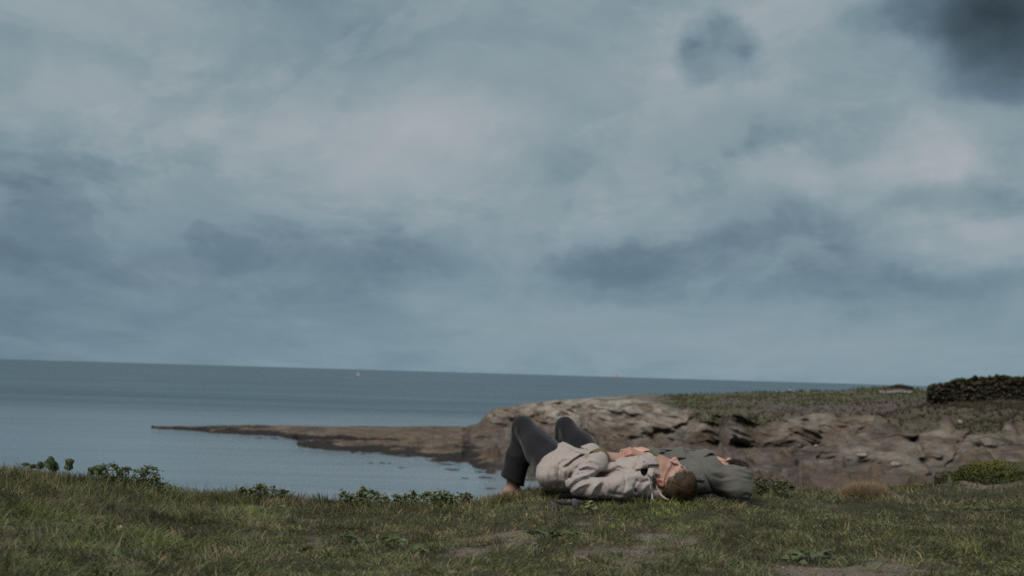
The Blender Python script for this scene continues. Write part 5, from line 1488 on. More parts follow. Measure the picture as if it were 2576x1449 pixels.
# hair: cap plus loose locks falling over the eyes
def hl2(L): return np.maximum(L[:, 1] - (.085 + .3 * np.minimum(0, L[:, 0] - .03)), -L[:, 0] - .03)
h2 = make_hair('hair', HO2, gc, gf, gsd, .93, woman, 5000, lambda L: .05 + 0 * L[:, 0], (.012, .008, .007), (.045, .026, .020), hl2, lambda L: np.stack([-.6 + 0 * L[:, 0], .5 + 0 * L[:, 0], .6 + 0 * L[:, 0]], 1), .008, 9)
r = np.random.default_rng(8)
lk, lc = [], []
for i in range(900):
    t = r.uniform(0, 1)
    a = P2(.075 + r.normal(0, .02), .085 + r.normal(0, .014), r.normal(-.01, .028))
    amp_ = r.uniform(.010, .038)
    m1 = P2(.045 + r.normal(0, .012), .112 + amp_ * .8, r.normal(.0, .022))
    m2 = P2(.010 + r.normal(0, .016), .112 + r.uniform(0, .022), r.normal(.005, .024))
    e = P2(-.03 + r.normal(0, .018), .085 + r.normal(0, .012), r.normal(.030, .020))
    if i % 4 == 0:       # a lock sweeping back over the hood
        a = P2(.04 + r.normal(0, .01), .11 + r.normal(0, .008), r.normal(.0, .015)); m1 = W(1850 + r.normal(0, 3), 1168 + r.normal(0, 2.5), 7.88); m2 = W(1868 + r.normal(0, 3), 1172 + r.normal(0, 1.8), 7.84); e = W(1880 + r.normal(0, 3), 1183 + r.normal(0, 3), 7.795)
    V_, F_ = tube(smoothpath([a, m1, m2, e], 9), [.0006, .0007, .0008, .0008, .0008, .0007, .0006, .0005, .0003], 3)
    lk.append((V_, F_)); lc.append(np.tile(np.array([[.02, .012, .010]]) * r.uniform(.5, 2.6), (len(V_), 1)))
tag(mesh_np('strands', *join(lk), M_hair, parent=h2, col=np.vstack(lc)), kind='stuff')
# ================================================================== turf, weeds and small things on the near headland
M_grass = colmat('turf_blades', 0.62, 0.28, 0.25)
M_leaf = colmat('weed_leaves', 0.5, 0.35, 0.2)

def blades(P, h, w, lean, azim, curve, r):
    """single grass blades bent over in an arc -> verts (n*7), faces; lean 0 upright .. 1.3 lying"""
    n = len(P)
    d = np.stack([np.cos(azim), np.sin(azim), 0 * azim], 1)
    th_ = r.uniform(0, 2 * np.pi, n); sd_ = np.stack([np.cos(th_), np.sin(th_) * .5, .25 * np.sin(th_ * 2)], 1)
    up = np.array([0, 0, 1.0])
    f0 = np.clip(lean * .55, 0, 1.35); kf_ = lean * .85 + curve * .5
    pts = [P]; q = P
    for k_ in range(3):
        a_ = f0 + kf_ * (k_ + .5) / 3
        q = q + (d * np.sin(a_)[:, None] + up * np.cos(a_)[:, None]) * (h / 3)[:, None]
        q[:, 2] = np.maximum(q[:, 2], P[:, 2] + .004)
        pts.append(q.copy()); q = q.copy()
    ww = w[:, None]
    V = np.stack([pts[0] - sd_ * ww, pts[0] + sd_ * ww, pts[1] - sd_ * ww * .95, pts[1] + sd_ * ww * .95, pts[2] - sd_ * ww * .7, pts[2] + sd_ * ww * .7, pts[3]], 1)
    i = np.arange(n)[:, None] * 7
    return V.reshape(-1, 3), np.vstack([i + np.array([[0, 1, 3, 2]]), i + np.array([[2, 3, 5, 4]])]), (i + np.array([[4, 5, 6]]))
BV = 7

G_A = np.array([0.090, 0.092, 0.038]); G_B = np.array([0.150, 0.185, 0.040]); G_C = np.array([0.130, 0.112, 0.066]); STRAW = np.array([0.34, 0.245, 0.14]); DARKG = np.array([0.040, 0.047, 0.020]); BLUEG = np.array([0.125, 0.14, 0.092])
def blade_colour(x, y, r, straw=0.12, extra=None):
    n = len(x)
    p1 = fbm(x * 1.5, y * .9, 21.0, 4); p2 = fbm(x * 5, y * 3, 4.0, 3); p3 = fbm(x * .8, y * .8, 55.0, 3)
    p4 = fbm(x * 6.5, y * 4.5, 71.0, 4, .6)
    t = sstep(.45, .57, p1 * .6 + p2 * .4)[:, None]
    c = G_A * (1 - t) + G_B * t
    t = (sstep(.50, .66, p2) * .8)[:, None]; c = c * (1 - t) + G_C * t
    t = (sstep(.52, .68, p3) * .5)[:, None]; c = c * (1 - t) + np.array([.145, .112, .072]) * t
    t = (r.random(n) < .12)[:, None] * .8; c = c * (1 - t) + BLUEG * t
    t = (r.random(n) < .20)[:, None] * .8; c = c * (1 - t) + DARKG * t
    t = (r.random(n) < straw * (0.4 + 1.4 * p2))[:, None] * r.uniform(.5, 1, (n, 1)); c = c * (1 - t) + STRAW * t
    t = (sstep(.1, -1.8, x) * .62 + sstep(.9, 2.6, x) * .28)[:, None]; c = c * (1 - t) + c * np.array([.45, .50, .5]) * t  # darker long grass at left, plus lens falloff to the sides put into colour
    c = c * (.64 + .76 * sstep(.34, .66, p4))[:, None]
    return c * r.uniform(.72, 1.28, (n, 1)) * 1.0

def keepout(x, y):
    """True where a body lies on the turf"""
    a = (np.abs((x - (-.0)) ) < 9)
    u = CX + FPX * x / y
    k1 = (x > W(1375, 1220, 7.6)[0]) & (x < W(1735, 1220, 7.3)[0]) & (y > 7.24 + .24 * sstep(W(1450, 1220, 7.3)[0], W(1400, 1220, 7.6)[0], x)) & (y < 7.85)
    k2 = (x > W(1480, 1220, 8.1)[0]) & (x < W(1885, 1220, 7.9)[0]) & (y > 7.83) & (y < 8.3)
    return k1 | k2

def turf():
    r = np.random.default_rng(101)
    Vs_, F4, F3, Cs = [], [], [], []
    off = 0
    def put(n, ylo, yhi, hfun, wfun, straw, dens, leanr, fun=None, side=False):
        nonlocal off
        y = ylo * (yhi / ylo) ** r.random(n)      # even on the picture's rows rather than on the ground
        amin, amax = W(-120, 1200, 8)[0] / 8, W(2700, 1200, 8)[0] / 8
        x = y * (r.uniform(amin, amax, n) if not side else np.where(r.random(n) < .5, amin - .30 * r.random(n), amax + .30 * r.random(n)))
        De = np.interp(x / y, _ra, _rD)
        ok = (y < De + .9) & ~keepout(x, y) & (r.random(n) < dens(x, y))
        x, y = x[ok], y[ok]; n = len(x)
        if fun is not None: x, y = fun(x, y)
        P = np.stack([x, y, ground(x, y) - .004], 1)
        h = hfun(x, y) * r.uniform(.55, 1.25, n)
        cl = vnoise(x * 2.2, y * 2.2, 8.0) * 14 + r.normal(0, 1.3, n)
        V, a, b = blades(P, h, wfun(y) * r.uniform(.6, 1.3, n), np.clip(r.normal(*leanr, n), 0.05, 1.25), cl, r.uniform(0, 1, n), r)
        Vs_.append(V); F4.append(a + off); F3.append(b + off); off += len(V)
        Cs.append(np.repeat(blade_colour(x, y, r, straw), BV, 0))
    lft = lambda x: sstep(-.9, -2.0, x)
    tall = lambda x, y: .020 + .034 * lft(x) + .034 * sstep(.50, .72, fbm(x * 1.9, y * 1.9, 14.0, 3)) + .016 * fbm(x * 4, y * 4, 2.0, 2) \
        + .010 * sstep(-.8, .2, y - np.interp(x / y, _ra, _rD))
    w_ = lambda y: .0010 + .00008 * y
    sm_ = lambda x, y: 1 - .95 * sstep(.35, .75, soilmask(x, y))
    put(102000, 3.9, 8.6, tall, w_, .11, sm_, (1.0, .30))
    put(56000, 5.6, 9.3, lambda x, y: tall(x, y) * .9, w_, .11, sm_, (.9, .3))
    put(30000, 8.3, 15.5, lambda x, y: .05 + .03 * fbm(x * 2, y * 2, 1.0, 2), lambda y: .0026 + 0 * y, .10, sm_, (.8, .3))
    put(34000, 3.4, 9.5, tall, lambda y: .0026 + 0 * y, .11, sm_, (1.0, .30), side=True)
    # fine dry litter lying flat, also over the bare soil
    put(26000, 3.9, 8.6, lambda x, y: .034 + 0 * x, lambda y: .0010 + 0 * y, .9, lambda x, y: .25 + .5 * (soilmask(x, y) > .2), (1.35, .1))
    # long seeding stalks on the left and along the skyline
    put(7000, 5.6, 8.3, lambda x, y: .065 + .05 * sstep(-.6, -2.2, x), lambda y: .0011 + 0 * y, .35, lambda x, y: .06 + .85 * sstep(-1.0, -2.0, x), (.45, .3))
    put(26000, 6.6, 9.6, lambda x, y: .050 + .03 * fbm(x * 3, y * 3, 1.0, 2), lambda y: .0017 + 0 * y, .22, lambda x, y: (np.abs(y - np.interp(x / y, _ra, _rD)) < .45) * 1.0, (.55, .35))
    fx = W(1285, 1240, 7.8)
    n = 2600
    x = fx[0] + r.uniform(-.17, .22, n); y = 7.70 + r.uniform(-.14, .10, n)
    P = np.stack([x, y, ground(x, y) - .004], 1)
    V, a, b = blades(P, .062 * r.uniform(.5, 1.25, n), np.full(n, .0015), np.clip(r.normal(.6, .3, n), .05, 1.2), r.uniform(0, 6.28, n), r.uniform(0, 1, n), r)
    Vs_.append(V); F4.append(a + off); F3.append(b + off); off += len(V); Cs.append(np.repeat(blade_colour(x, y, r, .25), BV, 0))
    n = 5200
    u_ = np.concatenate([r.uniform(20, 270, n // 2), r.uniform(590, 730, n // 6), r.uniform(850, 1200, n // 3)]); n = len(u_)
    y = np.where(u_ < 400, 7.25, 7.78) + r.normal(0, .09, n)
    x = (u_ - CX) / FPX * y
    P = np.stack([x, y, ground(x, y) - .004], 1)
    V, a, b = blades(P, np.where(u_ < 400, .075, .06) * r.uniform(.45, 1.25, n), np.full(n, .0014), np.clip(r.normal(.5, .3, n), .05, 1.2), r.uniform(0, 6.28, n), r.uniform(0, 1, n), r)
    Vs_.append(V); F4.append(a + off); F3.append(b + off); off += len(V); Cs.append(np.repeat(blade_colour(x, y, r, .3), BV, 0))
    # tussocks
    nt_ = 520
    ty = 4.0 * (8.8 / 4.0) ** r.random(nt_); tx = ty * r.uniform(-.36, .40, nt_)
    kk = ~keepout(tx, ty) & (fbm(tx * 1.2, ty * 1.2, 33.0, 3) + .12 * sstep(0, -2, tx) > .47)
    tx, ty = tx[kk], ty[kk]
    tx = np.repeat(tx, 70) + r.normal(0, .028, len(tx) * 70); ty = np.repeat(ty, 70) + r.normal(0, .028, len(ty) * 70)
    n = len(tx)
    P = np.stack([tx, ty, ground(tx, ty) - .004], 1)
    hh_ = (.055 + .05 * sstep(-.4, -2.2, tx)) * r.uniform(.5, 1.2, n)
    V, a, b = blades(P, hh_, np.full(n, .0015), np.clip(r.normal(1.0, .3, n), .05, 1.3), np.repeat(r.uniform(0, 6.28, n // 70), 70) + r.normal(0, .7, n), r.uniform(.3, 1.2, n), r)
    Vs_.append(V); F4.append(a + off); F3.append(b + off); off += len(V)
    c = (np.array([.070, .085, .035]) * (r.random((n, 1)) < .5) + np.array([.11, .125, .058]) * 1.0) * .8 * r.uniform(.6, 1.35, (n, 1))
    dry = (r.random((n, 1)) < .12); c = np.where(dry, STRAW * r.uniform(.5, 1, (n, 1)), c)
    Cs.append(np.repeat(c, BV, 0))
    o = mesh_np('grass', np.vstack(Vs_), [np.vstack(F4), np.vstack(F3)], M_grass, smooth=False, col=np.vstack(Cs))
    tag(o, 'short trodden turf with dry blades covering the near headland', 'grass', kind='stuff')
    # clover and small rosette leaves among the grass
    n = 60000
    y = 3.9 * (8.8 / 3.9) ** r.random(n); x = y * r.uniform(-.38, .42, n)
    ok = ~keepout(x, y) & (r.random(n) < sstep(.50, .66, fbm(x * 2.3, y * 1.6, 40.0, 4)) * (1 - .8 * sstep(.35, .8, soilmask(x, y))))
    x, y = x[ok], y[ok]; n = len(x)
    c0 = np.stack([x, y, ground(x, y) + r.uniform(.004, .022, n)], 1)
    s_ = r.uniform(.0018, .0040, n)[:, None]
    an = r.uniform(0, 6.28, n); tl = r.normal(0, .45, (n, 2))
    e1 = np.stack([np.cos(an), np.sin(an), tl[:, 0]], 1); e2 = np.stack([-np.sin(an), np.cos(an), tl[:, 1]], 1)
    V = np.stack([c0 + e1 * s_ * 1.3, c0 + e2 * s_, c0 - e1 * s_ * 1.3, c0 - e2 * s_], 1).reshape(-1, 3)
    F_ = np.arange(4 * n).reshape(-1, 4)
    c = np.array([.085, .115, .030]) * r.uniform(.6, 1.45, (n, 1)) + np.array([.03, .02, 0]) * r.random((n, 1))
    o = mesh_np('clover', V, F_, M_leaf, smooth=False, col=np.repeat(c, 4, 0))
    tag(o, 'tiny bright green leaves of clover growing through the turf', 'ground cover', kind='stuff')
turf()
def grit():
    r = np.random.default_rng(19)
    n = 60000
    y = 3.9 * (8.4 / 3.9) ** r.random(n); x = y * r.uniform(-.38, .42, n)
    ok = ~keepout(x, y) & (r.random(n) < sstep(.3, .7, soilmask(x, y)) * .5)
    x, y = x[ok], y[ok]; n = len(x)
    c = np.stack([x, y, ground(x, y)], 1); s_ = (r.uniform(.0015, .0045, n) * (1 + 1.2 * (r.random(n) < .06)))[:, None]
    O_ = np.array([[1, 0, 0], [-1, 0, 0], [0, 1, 0], [0, -1, 0], [0, 0, .7], [0, 0, -.7]])
    V = (c[:, None, :] + O_[None] * s_[:, None] * r.uniform(.6, 1.3, (n, 6, 1))).reshape(-1, 3)
    f = np.array([[0, 2, 4], [2, 1, 4], [1, 3, 4], [3, 0, 4], [2, 0, 5], [1, 2, 5], [3, 1, 5], [0, 3, 5]])
    F_ = (np.arange(n)[:, None, None] * 6 + f[None]).reshape(-1, 3)
    cc = np.array([.21, .17, .145]) * r.uniform(.35, 1.6, (n, 1))
    o = mesh_np('gravel', V, F_, M_grass, smooth=False, col=np.repeat(cc, 6, 0))
    tag(o, 'fine grit and crumbs of soil on the bare patches of the turf', 'gravel', kind='stuff')
grit()

# ---------------------------------------------------------------- leaves
def leaf(base, dirv, L, wd, nrm, cup=.15, lobes=0, droop=.3, n=7, wav=.0, seed=0, twist=0):
    """a single leaf blade with midrib fold; returns V, quads"""
    d = unit(dirv); nr = np.array(nrm, float); nr = unit(nr - d * (nr @ d)); sd_ = np.cross(d, nr)
    rows = []
    for i in range(n):
        t = i / (n - 1)
        prof = math.sin(math.pi * min(1, (t * .92 + .05))) ** .75
        if lobes: prof *= 1 - .38 * abs(math.sin(math.pi * t * lobes)) ** 1.5
        ww = wd * prof * .5 + .0004
        c = base + d * L * t - nr * L * droop * t * t
        row = []
        for s_ in (-1, -.5, 0, .5, 1):
            row.append(c + sd_ * ww * s_ + nr * (abs(s_) * ww * cup * 2 + wav * math.sin(9 * t + 3 * s_ + seed)))
        rows.append(row)
    return np.array(rows).reshape(-1, 3), grid_faces(n, 5)
def weed(name, u, v, Y, nleaf, L, wd, label, cat='plant', group=None, up=(.3, 1.2), lobes=0, colr=((.035, .055, .018), (.075, .105, .035)), seed=1, cup=.2, droop=.35, spread=None, stems=True, zoff=0, as_parts=False, hmax=0, base_pt=None, wav=0.0):
    r = np.random.default_rng(seed)
    b = W(u, v, Y) if base_pt is None else np.array(base_pt, float)
    b[2] = gz(b) + zoff
    o = empty(name, b, label, cat, group)
    LV, LC, SV = [], [], []
    sp = spread or L * .4
    for i in range(nleaf):
        an = r.uniform(0, 6.28); ht = r.uniform(*up)
        foot = b + np.array([math.cos(an) * sp * r.uniform(0, 1), math.sin(an) * sp * .7 * r.uniform(0, 1), -.01])
        d = unit([math.cos(an), math.sin(an), ht])
        stl = (hmax * r.uniform(.3, 1) if hmax else L * r.uniform(.3, .8))
        mid = foot + unit([math.cos(an) * .35, math.sin(an) * .35, 1]) * stl
        l_ = L * r.uniform(.6, 1.15); w_ = wd * r.uniform(.7, 1.15)
        nr = unit(np.array([0, 0, 1.0]) + r.normal(0, .35, 3))
        if ht > 1.5: nr = unit([r.normal(0, .4), -1, .3])
        V, F_ = leaf(mid, d, l_, w_, nr, cup, lobes, droop, 7, wav, i)
        c = (np.array(colr[0]) * (1 - (q := r.random())) + np.array(colr[1]) * q)
        if as_parts:
            mesh_np('leaf', V, F_, M_leaf, parent=o, col=np.tile(c, (len(V), 1)))
        else:
            LV.append((V, F_)); LC.append(np.tile(c * r.uniform(1.1, 1.7), (len(V), 1)))
        SV.append(tube([foot, (foot + mid) / 2 + [0, 0, .002], mid + d * l_ * .06], [.0022, .0018, .0014], 5))
        if as_parts:
            V, F_ = SV.pop(); mesh_np('stalk', V, F_, M_leaf, parent=o, col=np.tile(np.array([.07, .085, .04]), (len(V), 1)))
    if not as_parts: tag(mesh_np('foliage', *join(LV), M_leaf, parent=o, col=np.vstack(LC)), kind='stuff')
    if SV:
        V, F_ = join(SV)
        tag(mesh_np('stems', V, F_, M_leaf, parent=o, col=np.tile(np.array([.055, .065, .03]), (len(V), 1))), kind='stuff')
    return o
# round-leaved weeds on the skyline at far left: every leaf its own
rl = empty('round_leaved_weed', [*W(120, 1190, 7.2)[:2], 0], 'round leaved weed standing up against the water at the far left', 'plant')
rl.location.z = gz(rl.location)
rr = np.random.default_rng(4)
for (u, v, s_, h_) in [(78, 1174, 22, 12), (98, 1172, 22, 20), (124, 1166, 26, 34), (136, 1176, 20, 26), (172, 1170, 26, 30), (228, 1187, 22, 22), (246, 1184, 30, 26), (62, 1169, 18, 10)]:
    c = W(u, v, 7.25 + rr.uniform(-.1, .1)); s2_ = s_ / 490 * .5; hh = h_ / 490 * .5
    rows = []
    for i in range(7):
        t = i / 6 * 2 - 1
        ww = math.sqrt(max(0.02, 1 - t * t)) * (1 + .28 * math.sin(5 * i + u))
        rows.append([c + np.array([s2_ * ww * q, .010 * math.sin(3 * q + i) + .012 * abs(q), hh * (t + .1 * abs(q))]) for q in (-1, -.5, 0, .5, 1)])
    V, F_ = sheet(rows, .0012)
    mesh_np('leaf', V, F_, M_leaf, parent=rl, col=np.tile(np.array([.045, .062, .020]) * rr.uniform(.8, 1.3), (len(V), 1)))
    g0 = c.copy(); g0[2] = gz(g0) - .02
    V, F_ = tube([g0, (g0 + c) / 2 + [.004, 0, 0], c], .0022, 6)
    mesh_np('stalk', V, F_, M_leaf, parent=rl, col=np.tile(np.array([.06, .07, .03]), (len(V), 1)))

def clumpy(name, label, pads, Y, seed, leafs=22, ls=.016, colr=((.030, .045, .016), (.078, .092, .034)), group=None, cat='plant', base=None, stemc=(.05, .04, .025), flat=.6, dens=1.0):
    """a small shrub: leaf clusters (pads, each u, v, half w, half h in px) on stems from one root"""
    r = np.random.default_rng(seed)
    bu = base or (np.mean([p_[0] for p_ in pads]), max(p_[1] for p_ in pads))
    b = W(bu[0], bu[1], Y); b[2] = gz(b) - .02
    o = empty(name, b, label, cat, group)
    LV, LC, SV = [], [], []
    for (u, v, su, sv) in pads:
        c = W(u, v, Y + r.uniform(-.04, .04)); sx, sz = su / FPX * Y, sv / FPX * Y
        m1 = (b + c) / 2 + r.normal(0, .012, 3)
        SV.append(tube(smoothpath([b + [r.normal(0, .01), r.normal(0, .01), 0], m1, c], 7), [.004, .0036, .003, .0026, .0022, .0018, .0014], 5))
        zg = gz(c); nb_ = int(leafs * 1.3)
        for i in range(int(leafs * dens) + nb_):
            q = r.normal(0, .5, 3)
            p_ = c + np.array([q[0] * sx, q[1] * max(sx, sz), q[2] * sz])
            if i < nb_:      # leaves all the way down into the grass
                p_ = np.array([c[0] + q[0] * sx * 1.9, c[1] + q[1] * max(sx, sz) * 1.5, zg + (c[2] - zg) * r.random() ** 1.3])
            an = r.uniform(0, 6.28)
            d = unit([math.cos(an), math.sin(an), r.uniform(-.3, .8)])
            V, F_ = leaf(p_, d, ls * r.uniform(.7, 1.3), ls * .75 * r.uniform(.7, 1.2), unit(r.normal(0, .6, 3) + [0, -.3, flat]), .25, 0, .3, 4)
            t = r.random(); cc = np.array(colr[0]) * (1 - t) + np.array(colr[1]) * t
            LV.append((V, F_)); LC.append(np.tile(cc * np.array([1.75, 1.5, 1.5]) * r.uniform(.6, 1.4), (len(V), 1)))
    tag(mesh_np('foliage', *join(LV), M_leaf, parent=o, col=np.vstack(LC)), kind='stuff')
    V, F_ = join(SV)
    tag(mesh_np('stems', V, F_, M_leaf, parent=o, col=np.tile(np.array(stemc), (len(V), 1))), kind='stuff')
    return o
clumpy('low_shrub', 'small leafy shrub with two raised sprays beside the bay at left', [(262, 1175, 6, 8), (266, 1188, 8, 8), (284, 1170, 8, 6), (292, 1178, 8, 8), (300, 1187, 8, 7), (312, 1182, 13, 5), (322, 1180, 6, 4),
       (345, 1186, 12, 4), (360, 1181, 12, 5), (375, 1177, 11, 6), (388, 1180, 11, 5), (372, 1190, 12, 6), (360, 1195, 8, 6), (392, 1196, 6, 8), (386, 1205, 9, 8), (276, 1199, 16, 7), (300, 1198, 22, 6), (330, 1200, 22, 6), (350, 1206, 22, 6), (270, 1210, 18, 8), (310, 1212, 24, 8), (394, 1212, 8, 8), (300, 1218, 30, 8), (350, 1216, 30, 8), (262, 1200, 10, 12), (400, 1218, 20, 6), (430, 1228, 22, 6)], 7.35, 5, 34, .0115)
clumpy('leafy_weed', 'dark weed left of centre of the sunken skyline, with one upright tuft', [(612, 1232, 8, 6), (606, 1238, 8, 8), (630, 1236, 16, 7), (650, 1227, 12, 5), (658, 1223, 8, 5), (672, 1232, 12, 7), (690, 1236, 12, 7), (715, 1239, 8, 7)], 7.85, 6, 33, .015)
clumpy('leafy_weed', 'broad leafy weed at the dip of the skyline with a sprig rising from it', [(862, 1242, 8, 7), (880, 1248, 14, 8), (905, 1240, 8, 8), (912, 1230, 4, 9), (925, 1236, 14, 7), (945, 1242, 12, 7), (890, 1258, 22, 9), (930, 1254, 24, 9), (968, 1252, 12, 8)], 7.85, 7, 39, .015, ((.04, .058, .018), (.085, .115, .036)))
clumpy('leafy_weed', 'middle leafy weed of the skyline between two larger ones', [(1000, 1250, 8, 7), (1022, 1248, 10, 7), (1042, 1242, 6, 7), (1038, 1252, 14, 8), (1062, 1248, 8, 7), (1015, 1260, 24, 8)], 7.8, 8, 36, .015, ((.035, .05, .018), (.075, .10, .034)))
clumpy('leafy_weed', 'leafy weed nearest the feet, tallest at its left end', [(1076, 1246, 8, 8), (1092, 1243, 8, 9), (1108, 1242, 9, 9), (1122, 1248, 9, 8), (1140, 1252, 10, 7), (1096, 1258, 22, 9), (1135, 1260, 20, 8)], 7.75, 9, 39, .015, ((.035, .055, .018), (.08, .11, .036)))
clumpy('leafy_weed', 'brownish low weed just left of the crest below the feet', [(1160, 1248, 9, 6), (1174, 1246, 8, 6), (1184, 1252, 8, 7), (1168, 1258, 16, 7)], 7.75, 10, 24, .015, ((.04, .04, .02), (.07, .075, .035)))
clumpy('leafy_weed', 'leafy weed with curled brown leaves right of the grey hood', [(1904, 1212, 9, 7), (1922, 1212, 12, 8), (1940, 1210, 12, 8), (1958, 1213, 12, 8), (1976, 1218, 12, 7), (1990, 1222, 9, 7), (1915, 1224, 14, 8), (1945, 1226, 20, 8), (1975, 1230, 16, 6)], 8.45, 11, 24, .017, ((.022, .032, .013), (.06, .078, .03)))
# the dead leaf on it
rows = [[W(1896 + 15 * t + 1 * s_, 1216 - 15 * t ** .8 + 3 * s_, 8.33 + .01 * math.sin(5 * t)) for s_ in (-1, -.3, .4, 1)] for t in np.linspace(0, 1, 7)]
tag(mesh_np('dead_leaf', *sheet(rows, .0015), plain('dead_leaf', (.075, .038, .022), .8, .2, .4, 90)), 'curled dead brown leaf propped on the weed beside the hood', 'leaf')
# weeds within the turf
def low(name, u, v, n_, L, wd, lb, seed, **kw):
    c = WZ(u, v, 0.01)
    return weed(name, 0, 0, 0, n_, L, wd, lb, base_pt=c, seed=seed, **kw)
low('rosette_weed', 1395, 1354, 34, .045, .022, 'dark green leafy clump in the turf below the elbow', 21, up=(.2, 1.0), lobes=2, spread=.075, colr=((.03, .048, .018), (.07, .10, .034)))
low('rosette_weed', 905, 1318, 22, .055, .020, 'left one of two dark rosettes below the skyline weeds', 22, up=(.2, .9), spread=.07, lobes=3, colr=((.035, .05, .02), (.07, .095, .035)))
low('rosette_weed', 955, 1322, 20, .06, .020, 'right one of two dark rosettes below the skyline weeds', 23, up=(.2, .9), spread=.07, lobes=3, colr=((.035, .05, .02), (.075, .10, .035)))
low('rosette_weed', 1030, 1370, 14, .05, .016, 'flat narrow leaved rosette between the rosettes and the bottom edge', 24, up=(.1, .5), spread=.05, colr=((.045, .06, .028), (.085, .10, .05)))
low('rosette_weed', 745, 1345, 16, .05, .016, 'low dark weed in the turf left of centre', 25, up=(.1, .7), spread=.06, colr=((.035, .045, .02), (.07, .085, .035)))
low('rosette_weed', 2510, 1268, 20, .05, .018, 'dark low weed at the right edge of the turf', 26, up=(.1, .7), spread=.09, colr=((.02, .03, .014), (.045, .058, .025)))
low('rosette_weed', 1470, 1270, 9, .03, .012, 'small weed with yellowish leaves below the sleeve', 29, up=(.3, .9), spread=.03, colr=((.09, .11, .03), (.14, .15, .05)), as_parts=True)
low('fleshy_weed', 2052, 1384, 9, .062, .050, 'pale broad leaved weed flat in the turf at lower right', 27, up=(.05, .3), spread=.05, colr=((.075, .10, .042), (.12, .145, .07)), as_parts=True, droop=.25, cup=.12)
low('fleshy_weed', 1995, 1390, 5, .05, .034, 'small pale leaved weed left of the larger pale one', 28, up=(.12, .4), spread=.03, colr=((.075, .10, .045), (.12, .14, .075)), as_parts=True)
# withered yellow-green leaf
wl = []
wlc = W(1480, 1282, 6.95)
for i, (u0, v0, u1, v1, ww) in enumerate([(1470, 1275, 1494, 1270, 4), (1468, 1280, 1488, 1284, 6), (1484, 1282, 1510, 1293, 7)]):
    rows = [[W(u0 + (u1 - u0) * t, v0 + (v1 - v0) * t + s_ * ww * math.sin(math.pi * (t * .85 + .1)), 6.93 + .006 * math.sin(7 * t + 3 * s_) - .03 * (v0 - 1280) / 20) for s_ in (-1, -.5, 0, .5, 1)] for t in np.linspace(0, 1, 7)]
    V_, F_ = sheet(rows, .0015); wl.append((V_, F_))
V_, F_ = join(wl)
zoff = gz(wlc) + .035 - V_[:, 2].mean()
V_[:, 2] += zoff * .6
tag(mesh_np('withered_leaf', V_, F_, M_leaf, col=np.tile(np.array([.20, .215, .10]), (len(V_), 1))), 'crumpled yellowish withered leaf on the turf below the sleeve', 'leaf')
# dark strap lying in the grass
st0 = W(1415, 1270, 7.05); st0[2] = gz(st0)
so = empty('dark_strap', st0, 'dark strap with two bent grey ends lying in the grass below the elbow', 'strap')
def Wg(u, v, dz=0.0, Y=7.02): 
    return W(u, v, Y) + np.array([0, 0, dz])
M_rub = plain('grey_rubber', (.085, .085, .10), .7, .3, .2, 60)
M_blk = plain('black_band', (.014, .013, .014), .6, .3, .2, 60)
def blob(name, pts, m_):
    rows = [[W(a + (c - a) * s_, b + (d - b) * s_, 7.03 + yy) for s_ in np.linspace(0, 1, 5)] for (a, b, c, d, yy) in pts]
    return mesh_np(name, *sheet(rows, .006), m_, parent=so)
blob('band', [(1403, 1262, 1403, 1266, 0), (1412, 1262, 1412, 1271, -.01), (1424, 1263, 1424, 1272, -.015), (1436, 1264, 1436, 1271, -.01), (1444, 1264, 1444, 1269, 0)], M_blk)
blob('tab', [(1438, 1258, 1438, 1268, 0), (1443, 1254, 1440, 1274, -.01), (1448, 1255, 1445, 1272, -.006), (1453, 1257, 1448, 1274, -.004), (1458, 1261, 1455, 1272, 0)], M_rub)
blob('tab', [(1385, 1262, 1386, 1266, 0), (1387, 1262, 1389, 1276, -.004), (1391, 1263, 1393, 1282, -.005), (1395, 1265, 1398, 1281, -.003), (1402, 1272, 1403, 1280, 0)], M_rub)
# small stones by the bare patch at the left and in the turf
M_st = plain('small_stone', (.27, .235, .21), .9, .2, .3, 30, .5)
for i, (u, v, rx, rz, lb) in enumerate([(262, 1315, 9, 4, 'pinkish stone at the left bare patch, left of its larger neighbour'), (303, 1323, 12, 8, 'largest pale stone beside the left bare patch'), (712, 1250, 9, 4, 'grey stone in the grass under the skyline weed'),
                                        (1436, 1372, 5, 4, 'small pale pebble below the dark leafy clump'), (1345, 1369, 6, 4, 'pebble on the soil left of the dark leafy clump')]):
    c = WZ(u, v, .01) if u != 712 else W(u, v, 7.6); c[2] = gz(c)
    rock_obj('stone', c + [0, 0, .004], (rx / FPX * c[1], rx / FPX * c[1] * .8, rz / FPX * c[1]), M_st, 60 + i, lb, cat='stone')

